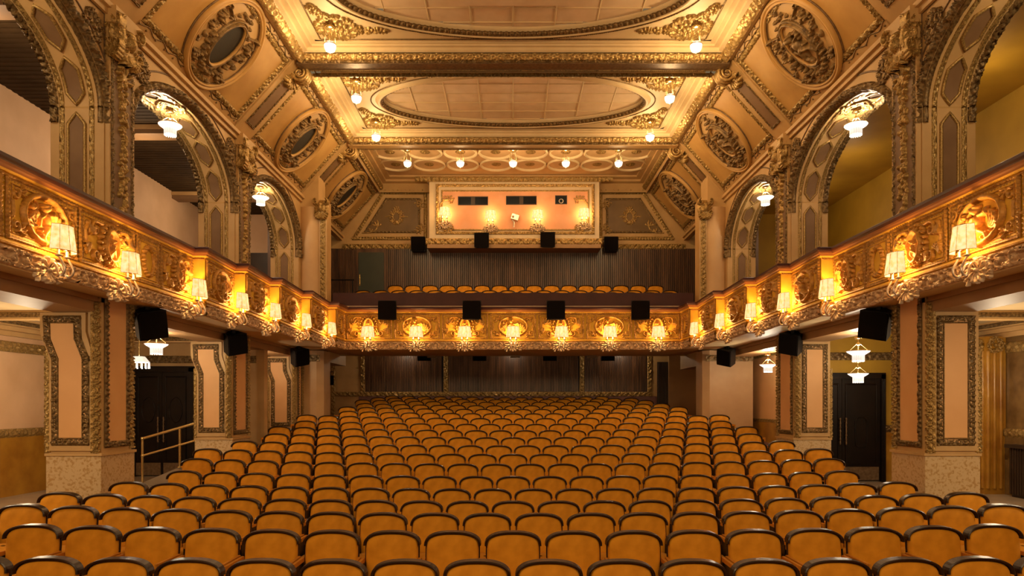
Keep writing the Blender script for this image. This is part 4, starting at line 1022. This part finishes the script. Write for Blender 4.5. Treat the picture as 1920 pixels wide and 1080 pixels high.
for s in (-1, 1):
    for sz in (1, -1):
        r = Relief(.6, .5, 70, 60); r.stroke([(-.25, -.18), (-.24, .0), (-.12, .12), (.05, .14)], .022, .035); r.fan(0, .1, .17, .2, 2.8, 5, .022, .04); r.wreath(.08, .08, .05, .05, 6, .022, .05)
        zz = 6.07 if sz > 0 else 5.47
        g = B(); r.put(g, frame((s*1.98+.03, YP-.013, zz), (-s, 0, 0), (0, 0, sz), (0, -1, 0))); obj('scrollwork', g, 'gold_bright', bt)

# ================================================================== LAMPS
# half-round shaded two-arm wall sconce; local: wall at y=0, out = -y
def sconce_meshes():
    out = []
    b = B(); r = Relief(.46, .30, 90, 60); r.blob(0, 0, .07, .10, .03); r.fan(0, .0, .13, PI*.1, PI*.9, 5, .024, .05); r.fan(0, -.0, .13, -PI*.9, -PI*.1, 6, .024, .05); r.blob(0, 0, .035, .035, .07)
    for sx in (-1, 1): r.fan(sx*.08, -.04, .13, (0 if sx > 0 else PI)-.7, (0 if sx > 0 else PI)+.7, 4, .018, .04); r.spiral(sx*.15, .02, .04, 1, 0, .012, .035, sx)
    r.put(b, frame((0, -.02, -.34), (1, 0, 0), (0, 0, 1), (0, -1, 0))); out.append(('wall_plate', b, 'plate'))
    for sx in (-1, 1):
        b = B(); k = [(0, -.04, -.34), (sx*.02, -.07, -.29), (sx*.035, -.11, -.26), (sx*.045, -.15, -.29), (sx*.05, -.17, -.35), (sx*.06, -.20, -.41), (sx*.07, -.25, -.40), (sx*.07, -.27, -.33), (sx*.07, -.225, -.25), (sx*.07, -.20, -.20)]
        k = np.array(k); t = np.linspace(0, len(k)-1, 36); p = np.column_stack([np.interp(t, range(len(k)), k[:, i]) for i in range(3)])
        for _ in range(3): p[1:-1] = (p[:-2]+p[1:-1]*2+p[2:])/4
        b.tube(p, np.linspace(.017, .013, 36), 8)
        M = Matrix.Translation((sx*.07, -.195, -.20)); b.lathe([(0, -.02), (.018, -.01), (.034, .0), (.036, .012), (.016, .018), (.014, .07), (0, .07)], 14, M); out.append(('arm', b, 'silver'))
    sh = B(); n = 5; aw, ad, tw, td = .178, .15, .142, .12
    rows = []
    for (w_, d_, z_) in ((aw, ad, -.145), (tw, td, .13)):
        rows.append([(w_*math.cos(PI+PI*i/n), -.17+d_*math.sin(PI+PI*i/n), z_) for i in range(n+1)])
    P = np.array(rows); sh.grid(P, False); out.append(('lamp_shade', sh, 'shade'))
    b = B()
    for row in rows: b.tube(row, .004, 5)
    for i in range(n+1): b.tube([rows[0][i], rows[1][i]], .0025, 5)
    out.append(('shade_wire', b, 'brass'))
    b = B(); b.ball((-.07, -.185, -.07), (.02, .02, .05), 8); b.ball((.07, -.185, -.07), (.02, .02, .05), 8); out.append(('bulb', b, 'bulb'))
    r_ = []
    for n_, bb, m_ in out:
        me = bb.mesh(n_); me.materials.append(MT[m_]); r_.append((n_, me, m_))
    return r_
SM = sconce_meshes()
def sconce(x, y, h, rz, label, group, power=15):
    t = thing('wall_sconce', label, 'wall lamp', (x, y, h), rz, group)
    for n_, me, m_ in SM: 
        o = obj(n_, me, m_, t, loc=(0, 0, 0))
    d = Matrix.Rotation(rz, 3, 'Z') @ Vector((0, -.195, 0))
    lamp(x+d.x, y+d.y, h-.0, power, (1, .56, .19), .05)
    return t
SC = 1.80
for s, nm in ((-1, 'left'), (1, 'right')):
    for k, (x, y) in enumerate(((5.05, 7.36), (5.05, 8.66), (5.03, 10.50), (4.88, 11.78), (4.73, 12.98), (4.58, 14.42), (4.44, 15.92))):
        lab = '%s parchment-shaded sconce on the %s balcony front, counted from the stage' % (ordinal(k+1), nm)
        sconce(s*x, y, SC, -s*-PI/2 if False else (PI/2 if s < 0 else -PI/2), lab, 'sconces on the side balconies')
for i in range(7):
    sconce(-XC+(i+.5)*cw+.0, YC, SC+.03, 0, '%s parchment-shaded sconce from the left on the rear balcony front' % ordinal(i+1), 'sconces on the rear balcony', 16)
for i, (px, py) in enumerate(((834, 398), (920, 404), (1008, 403), (1095, 400))):
    x, h = W(px, py, YP-.14)
    sconce(x, YP-.01, h, 0, '%s parchment-shaded sconce from the left on the projection booth' % ordinal(i+1), 'sconces on the booth', 9)

# pendant bowls under the main ceiling
def bowl_meshes():
    b = B(); b.lathe([(0, -.15), (.04, -.148), (.10, -.12), (.13, -.06), (.135, 0.0), (.11, .03), (.0, .035)], 24); m1 = b.mesh('glass_bowl'); m1.materials.append(MT['lit_glass'])
    b = B(); b.lathe([(.138, -.01), (.145, 0), (.138, .012)], 24); b.ball((0, 0, -.16), .018, 8)
    for k in range(4): a = k*PI/2+.4; b.tube([(.12*math.cos(a), .12*math.sin(a), .02), (.10*math.cos(a), .10*math.sin(a), .34)], .005, 5)
    b.lathe([(0, .34), (.11, .34), (.12, .36), (.08, .40), (0, .41)], 20); m2 = b.mesh('hanger'); m2.materials.append(MT['brass'])
    return m1, m2
BM = bowl_meshes()
def bowl(x, y, h, label, group, power):
    t = thing('ceiling_pendant', label, 'ceiling lamp', (x, y, h), 0, group); obj('glass_bowl', BM[0], '', t, loc=(0, 0, 0)); obj('hanger', BM[1], '', t, loc=(0, 0, 0)); t.scale = (.8, .8, .85)
    lamp(x, y, h+.10, power*.30, (1, .76, .42), .08); lamp(x, y, h-.24, power*1.25, (1, .68, .33), .10)
for s, nm in ((-1, 'left'), (1, 'right')):
    for y, w_ in ((10.2, 'out of view'), (12.2, 'of the front oval ceiling, rear corner'), (14.25, 'of the rear oval ceiling, nearer corner'), (16.3, 'of the rear oval ceiling, farther corner')):
        if y < 11: lamp(s*3.27, y, 6.2, 40, (1, .68, .33), .1); continue
        bowl(s*3.27, y, 6.44, 'glowing glass bowl pendant at the %s %s' % (nm, w_), 'pendants of the oval ceilings', 26)
for i in range(5):
    bowl((i-2)*1.415, 18.3, 6.52, '%s glowing bowl pendant from the left in the rear ceiling row' % ordinal(i+1), 'pendant row below the circle ceiling', 15)

# lamps with dish and crystal fringe
def fringe_meshes():
    b = B(); b.lathe([(.06, -.07), (.10, -.065), (.17, -.02), (.185, .0), (.17, .01), (.0, .02)], 24); m1 = b.mesh('glass_dish'); m1.materials.append(MT['lit_glass'])
    b = B(); b.lathe([(.088, -.16), (.09, -.065), (.085, -.065), (.083, -.16)], 24)
    for k in range(16): a = k*PI/8; b.tube([(.09*math.cos(a), .09*math.sin(a), -.07), (.09*math.cos(a), .09*math.sin(a), -.175)], .008, 5)
    m2 = b.mesh('crystal_fringe'); m2.materials.append(MT['lit_crystal'])
    b = B(); b.tube([(0, 0, .02), (0, 0, .22)], .008, 6); b.ball((0, 0, .12), .03, 8); b.lathe([(0, .20), (.07, .21), (.05, .24), (0, .25)], 16)
    for k in range(3): a = k*2*PI/3; b.tube([(.17*math.cos(a), .17*math.sin(a), .01), (.02*math.cos(a), .02*math.sin(a), .13)], .005, 5)
    b.lathe([(.18, -.005), (.19, .004), (.18, .012)], 24); m3 = b.mesh('hanger'); m3.materials.append(MT['brass'])
    return m1, m2, m3
FM = fringe_meshes()
def fringe(x, y, h, label, group, power, col=(1, .84, .60), drop=0, cat='ceiling lamp'):
    t = thing('dish_pendant', label, cat, (x, y, h), 0, group)
    for n_, m in zip(('glass_dish', 'crystal_fringe', 'hanger'), FM): obj(n_, m, '', t, loc=(0, 0, 0))
    if drop: b = B(); b.tube([(0, 0, .2), (0, 0, drop)], .006, 6); obj('rod', b, 'brass', t, loc=(0, 0, 0))
    lamp(x, y, h+.07, power*1.0, col, .05); lamp(x, y, h-.22, power*.5, col, .05)
for s, nm in ((-1, 'left'), (1, 'right')):
    lamp(s*5.7, 7.16, 4.55, 26, (1, .80, .52), .1)
    fringe(s*5.7, 11.35, 4.66, 'crystal-fringed dish lamp hanging in the larger %s arch' % nm, 'lamps in the gallery arches', 34)
    fringe(s*5.7, 15.42, 4.70, 'crystal-fringed dish lamp hanging in the smaller far %s arch' % nm, 'lamps in the gallery arches', 30)
    b = B(); leafw.put(b, frame((s*5.7, 11.35, 4.94), (1, 0, 0), (0, -1, 0), (0, 0, -1))); 
    o = tag(obj('ceiling_rose', b, 'gold_bright'), 'gilded leaf rose above the dish lamp in the larger %s arch' % nm, 'ceiling rose')
fringe(-5.93, 11.35, 1.02, 'dish lamp with glass fringe below the left balcony, before the door', 'lamps under the balconies', 34, drop=.25)
fringe(-5.88, 15.4, 1.04, 'small dish lamp beyond the second left column', 'lamps under the balconies', 22, drop=.3)
fringe(5.74, 11.35, .90, 'upper of two dish lamps above the dark right door', 'lamps under the balconies', 30, drop=.34)
fringe(6.52, 12.9, .60, 'lower of two dish lamps above the dark right door', 'lamps under the balconies', 8, drop=.8)
fringe(5.75, 15.4, .92, 'dish lamp left of the second right column', 'lamps under the balconies', 44, drop=.42)
t = thing('tassel_lamp', 'small chandelier lamp with dangling crystal tassels by the nearest left column', 'ceiling lamp', (-6.9, 12.6, .80))
b = B(); b.lathe([(.10, .10), (.18, .0), (.175, -.01), (.10, .09)], 10, smooth=False); obj('glass_shade', b, 'lit_crystal', t, loc=(0, 0, 0))
for k in range(14):
    a = k*2*PI/14; b = B(); b.tube([(.17*math.cos(a), .17*math.sin(a), -.01), (.17*math.cos(a), .17*math.sin(a), -.12)], [.006, .014], 6); obj('tassel', b, 'lit_crystal', t, loc=(0, 0, 0))
b = B(); b.tube([(0, 0, .1), (0, 0, .62)], .008, 6); obj('rod', b, 'brass', t, loc=(0, 0, 0)); lamp(-6.9, 12.6, .86, 6, (1, .86, .62), .05)
for s in (-1, 1):  # bare point lights added to brighten the galleries, no lamp modelled
    for y, pw in ((6.5, 30), (9.3, 30), (13.3, 30), (16.8, 25)) if s < 0 else ((10.8, 22), (14.6, 12), (16.8, 10)): lamp(s*7.2, y, 4.7, pw, (1, .74, .46), .12)
# added point lights without fixtures, brightening the aisles and soffits under the balconies
for s in (-1, 1): lamp(s*7.3, 10.2, .45, 40, (1, .78, .50), .12); lamp(s*6.6, 6.3, .5, 60, (1, .78, .50), .12)
# recessed lights over the last rows
for x in (-3.6, 0, 3.6): lamp(x, 21.7, 1.85, 15, (1, .80, .55), .08)
for s in (-1, 1): lamp(s*5.6, 19.6, 1.3, 8, (1, .80, .55), .08)

# ================================================================== SPEAKERS
def speaker(x, y, h, size, label, group, rz=0, tilt=0, bracket=True, deep=.3):
    t = thing('loudspeaker', label, 'loudspeaker', (x, y, h), rz, group); t.rotation_euler = (tilt, .22*(1 if rz < 0 else -1 if rz > 0 else 0), rz)
    w_ = size/2; b = B()
    q = [(-w_, 0), (w_, 0), (w_*.66, deep), (-w_*.66, deep)]
    b.prism(q, -w_*1.02, w_*1.02); obj('cabinet', b, 'black', t, loc=(0, 0, 0))
    g = B(); n = 24; P = []
    for a in np.linspace(0, 2*PI, n, endpoint=False): P.append((w_*.96*np.sign(math.cos(a))*abs(math.cos(a))**.22, w_*.98*np.sign(math.sin(a))*abs(math.sin(a))**.22))
    g.prism(P, 0, .025, frame((0, 0, 0), (1, 0, 0), (0, 0, 1), (0, -1, 0))); obj('front_grille', g, 'black_cloth', t, loc=(0, 0, 0))
    if bracket: b = B(); b.box(-.03, .03, deep*.4, deep*.6, w_, w_+.12); b.box(-.10, .10, deep*.35, deep*.65, w_+.10, w_+.12); obj('bracket', b, 'iron', t, loc=(0, 0, 0))
for s, nm in ((-1, 'left'), (1, 'right')):
    for k, (x, y, h, sz) in enumerate(((5.14, 9.75, 1.14, .40), (5.14, 12.75, 1.13, .38), (5.0, 16.2, 1.12, .38))):
        lab = ('largest black loudspeaker under the %s balcony, near the first column', 'middle black loudspeaker under the %s balcony by the second column', 'farthest black loudspeaker under the %s balcony')[k] % nm
        speaker(s*x, y, h, sz, lab, 'loudspeakers under the side balconies', s*-.85, .30)
for i, px in enumerate((727, 885, 1042, 1200)):
    x, h = W(px, 582, 17.0); speaker(x, 16.93, h, .46, '%s black loudspeaker from the left on the rear balcony rail' % ordinal(i+1), 'loudspeakers on the rear balcony rail', 0, .0, False, .16)
for i, (px, py) in enumerate(((784, 457), (903, 450), (1027, 449), (1146, 457))):
    yy = 20.4 if i in (1, 2) else 20.9; x, h = W(px, py, yy); speaker(x, yy, h, .44, '%s black loudspeaker from the left below the projection booth level' % ordinal(i+1), 'loudspeakers on the upper rear wall', 0, 0, False, .1 if i in (1, 2) else .22)
for i, px in enumerate((795, 899, 1031, 1140)):
    x, h = W(px, 668, 20); speaker(x, 20, 1.50, .40, '%s black loudspeaker from the left hanging under the rear balcony' % ordinal(i+1), 'loudspeakers hidden under the rear balcony', 0, .3, True, .2)
x, h = W(617, 713, 19.5); speaker(x, 19.5, h, .27, 'small grey box speaker on the rear left wall', None, 0, 0, True, .15)
for i, px in enumerate((810, 966, 1110)):
    x, h = W(px, 668, 19.2); b = B(); b.box(-.13, .13, -.06, .06, -.06, .0); b.box(-.10, .10, -.064, -.06, -.05, -.01)
    tag(obj('exit_lamp_box', b, 'taupe', loc=(x, 19.2, HB)), '%s small grey box under the rear balcony edge from the left' % ordinal(i+1), 'box', 'grey boxes under the rear balcony')
t = thing('bracket_lamp', 'small adjustable spotlight on the booth ledge between the sconces', 'spotlight', (W(962, 425, 20.5)[0], 20.5, 5.35))
b = B(); b.tube([(.02, 0, 0), (.03, 0, .16), (-.03, 0, .22)], .025, 8); obj('stem', b, 'silver', t, loc=(0, 0, 0))
b = B(); b.box(-.14, .08, -.05, .05, .22, .38, M=Matrix.Rotation(.3, 4, 'Y')); b.ball((-.0, -.06, .30), .035, 8); obj('head', b, 'silver', t, loc=(0, 0, 0))

# ================================================================== RAMP, RAIL, RADIATOR
b = B(); b.prism([(-7.3, SIDEF), (-6.1, SIDEF), (-6.1, -1.05)], 0, 1.3, frame((0, 14.5, 0), (1, 0, 0), (0, 0, 1), (0, -1, 0)))
tag(obj('ramp', b, 'stone_floor'), 'pale ramp rising from the left door toward the seats', 'ramp')
t = thing('brass_handrail', 'two-bar brass handrail on the ramp before the left double door', 'handrail', (-7.1, 13.15, SIDEF))
R0, R1 = np.array((-7.14, 13.15, -.64)), np.array((-6.07, 13.15, -.33))
b = B(); b.tube([R0, R1], .026, 10); b.ball(tuple(R0), .034, 10); obj('top_rail', b, 'brass', t)
b = B(); b.tube([R0-np.array((0, 0, .33)), R1-np.array((0, 0, .33))], .020, 10); obj('lower_rail', b, 'brass', t)
for x, ht_, hb_ in ((-7.14, -.64, SIDEF), (-6.42, -.43, -1.2)):
    b = B(); b.tube([(x, 13.15, hb_), (x, 13.15, ht_)], .022, 10); b.ball((x, 13.15, ht_-.33), .032, 8); b.lathe([(0, 0), (.05, 0), (.05, .02), (0, .025)], 16, Matrix.Translation((x, 13.15, hb_))); obj('post', b, 'brass', t)
t = thing('radiator', 'dark slatted radiator cover against the right wall', 'radiator', (8.5, 11.1, SIDEF))
b = B(); b.box(8.38, 8.59, 10.5, 11.65, -.72, -.66); b.box(8.48, 8.57, 10.55, 11.6, SIDEF, -.72); obj('case', b, 'dark_brown', t)
for k in range(18): b = B(); y = 10.56+k*.058; b.box(8.42, 8.48, y, y+.035, SIDEF+.05, -.72); obj('slat', b, 'dark_brown', t)
t = thing('fluted_pilaster', 'fluted yellow marble pilaster on the right wall behind the nearest column', 'pilaster', (8.4, 12.1, SIDEF))
b = B(); b.box(8.22, 8.59, 11.9, 12.4, SIDEF, HB-.2)
for k in range(5): b.tube([(8.22, 11.95+k*.10, SIDEF+.1), (8.22, 11.95+k*.10, HB-.45)], .03, 8)
for k in range(3): b.tube([(8.28+k*.11, 11.9, SIDEF+.1), (8.28+k*.11, 11.9, HB-.45)], .035, 8)
obj('shaft', b, 'marble_orange', t)
b = B(); leafw.put(b, frame((8.21, 12.15, HB-.35), (0, -1, 0), (0, 0, .6), (-1, 0, 0))); leafw.put(b, frame((8.40, 11.89, HB-.35), (.6, 0, 0), (0, 0, .6), (0, -1, 0))); obj('capital', b, 'gold', t)

# ================================================================== SEATS
def arch_pts(hw, rise, n, e=2.5):
    t = np.linspace(0, PI, n); c = np.cos(t); s_ = np.sin(t)
    return np.column_stack([hw*np.sign(c)*np.abs(c)**(2/e), rise*np.abs(s_)**(2/e)])[::-1]
def chair_meshes():
    out = []; lean = .10
    def up(x, d, z): return (x, d+lean*(z-.40)*1.0, z)     # +y = away from the stage
    # upholstered back
    hw, zt, zb, rise = .222, .779, .36, .105
    top = arch_pts(hw, rise, 15); ol = [(x, zt-rise+z) for x, z in top]+[(hw, zb+.2), (hw*.97, zb+.02), (hw*.8, zb), (-hw*.8, zb), (-hw*.97, zb+.02), (-hw, zb+.2)]
    ol = np.array(ol); cz = .56
    rings = []
    for k, d in ((1.0, .03), (1.0, .010), (.965, -.006), (.90, -.018), (.6, -.028), (.25, -.031)):
        rings.append([up(x*k, d, cz+(z-cz)*k) for x, z in ol])
    b = B(); P = np.array(rings); b.grid(P, True, cv=True, flip=True); b.add(P[-1], [tuple(range(len(ol)))[::-1]], True); out.append(('backrest', b, 'velvet'))
    # wooden shell behind
    b = B(); hw2 = .232; top2 = arch_pts(hw2, .112, 15); o2 = [(x, .79-.112+z) for x, z in top2]+[(hw2, .40), (hw2*.9, .30), (-hw2*.9, .30), (-hw2, .40)]
    F = np.array([[up(x, d, z) for x, z in o2] for d in (.028, .042)]); b.grid(F, False, cv=True, flip=True); n = len(o2)
    b.add(F[0], [tuple(range(n))[::-1]], False); b.add(F[1], [tuple(range(n))], False); out.append(('back_shell', b, 'chair_wood'))
    # top rim
    tp = arch_pts(.243, .118, 21); R = []
    for i, (x, z) in enumerate(tp):
        a = tp[min(i+1, 20)]-tp[max(i-1, 0)]; a /= np.linalg.norm(a)+1e-9; nx, nz = -a[1], a[0]; zz = .80-.118+z
        R.append([up(x-nx*.003, -.026, zz-nz*.003), up(x, .045, zz), up(x-nx*.026, .045, zz-nz*.026), up(x-nx*.019, -.026, zz-nz*.019), up(x-nx*.011, -.031, zz-nz*.011)])
    b = B(); R = np.array(R); b.grid(R, False, cv=True); b.add(R[0], [(0, 1, 2, 3, 4)], False); b.add(R[-1], [(4, 3, 2, 1, 0)], False); out.append(('wooden_rim', b, 'chair_wood'))
    # seat
    b = B(); so = [(.21*np.sign(math.cos(a))*abs(math.cos(a))**.35, -.20+.20*np.sign(math.sin(a))*abs(math.sin(a))**.35) for a in np.linspace(0, 2*PI, 24, endpoint=False)]
    P = np.array([[(x*k, -.2+(y+.2)*k-.02, z) for x, y in so] for k, z in ((.9, .32), (1, .34), (1, .40), (.95, .425), (.6, .435), (.1, .437))]); b.grid(P, True, cv=True, flip=True)
    b.add(P[0], [tuple(range(24))[::-1]], False); out.append(('seat', b, 'velvet'))
    for sx in (-1, 1):
        b = B(); b.box(sx*.228, sx*.252, -.34, .03, .54, .575); b.box(sx*.232, sx*.248, -.36, -.33, .50, .575); out.append(('armrest', b, 'velvet_dark'))
        b = B(); b.box(sx*.236, sx*.246, -.30, .04, .03, .54); b.box(sx*.22, sx*.254, -.32, .06, .0, .03); out.append(('side_frame', b, 'iron'))
    r = []
    for n_, bb, m_ in out:
        me = bb.mesh(n_); me.materials.append(MT[m_]); r.append((n_, me, m_))
    return r
CM = chair_meshes()
c0 = thing('theatre_seat', '', 'seat', (0, 0, 0))
for n_, me, m_ in CM: obj(n_, me, m_, c0, loc=(0, 0, 0))
used = [False]
def place(x, y, h, label, group, sz=1.0):
    if used[0]: o = copy_tree(c0)
    else: o = c0; used[0] = True
    o.location = (x, y, h+EYE); o['label'] = label; o['group'] = group; o['category'] = 'seat'; o.rotation_euler = (0, 0, random.uniform(-.012, .012)); o.scale = (sz, sz, sz)
    return o
WS = .514
ENDS = [(7.5, 7.5), (8, 8), (9.5, 9.5), (10, 10), (9.5, 9.5), (9, 9), (9.5, 9.5), (10, 10), (9.5, 9.5), (9, 9), (9.5, 9.5), (9, 9), (9.5, 9.5), (8, 8), (8.5, 8.5), (8, 8), (8.5, 7.5), (8, 7), (7.5, 5.5)]
rest = []
for r_ in range(ROWN):
    l, r2 = ENDS[r_]; n = int(l+r2)+1
    for i in range(n):
        x = (-l+i)*WS; y = DY[r_]+.0025*x*x; h = float(floor_h(x, DY[r_]))
        if r_ >= 15: rest.append((x, y, h)); continue
        side = 'left' if i < n/2 else 'right'; k = i+1 if i < n/2 else n-i
        lab = 'orange velvet seat, %s row in view from the front, %s from its %s end' % (ordinal(r_+1), ordinal(k), side)
        if n % 2 and i == n//2: lab = 'orange velvet seat, %s row in view from the front, the middle one' % ordinal(r_+1)
        place(x, y, h, lab, 'stalls seats, %s row' % ordinal(r_+1))
for i in range(16):
    x = (i-7.5)*.5165+.37; k = i+1 if i < 8 else 16-i
    place(x, 20.3, 3.58-CH, 'orange velvet seat in the upper balcony back row, %s from its %s end' % (ordinal(k), 'left' if i < 8 else 'right'), 'balcony back row seats')
def merged(spots, name, label, group):
    t = thing(name, label, 'seats', (0, 20, 0)); t['kind'] = 'stuff'
    for n_, me, m_ in (CM[0], CM[1], CM[2], CM[3]):
        nv = len(me.vertices); v = np.zeros(nv*3, np.float32); me.vertices.foreach_get('co', v); v = v.reshape(-1, 3)
        fc = [tuple(p.vertices) for p in me.polygons]; sm = me.polygons[0].use_smooth; b = B()
        for x, y, h in spots: b.add(v+np.array((x, y, h)), fc, sm)
        o = obj(n_, b, m_, t); o['kind'] = 'stuff'
merged(rest, 'rear_stalls_seats', 'last rows of small orange seats in the shade below the rear balcony', '')
bs = [((i-8.5)*.515+.1, 19.45, 3.285-CH) for i in range(18)]+[((i-8)*.515+.1, 18.6, 3.09-CH) for i in range(17)]
merged(bs, 'balcony_front_seats', 'tops of orange seats peeking over the mauve rear balcony rail', '')
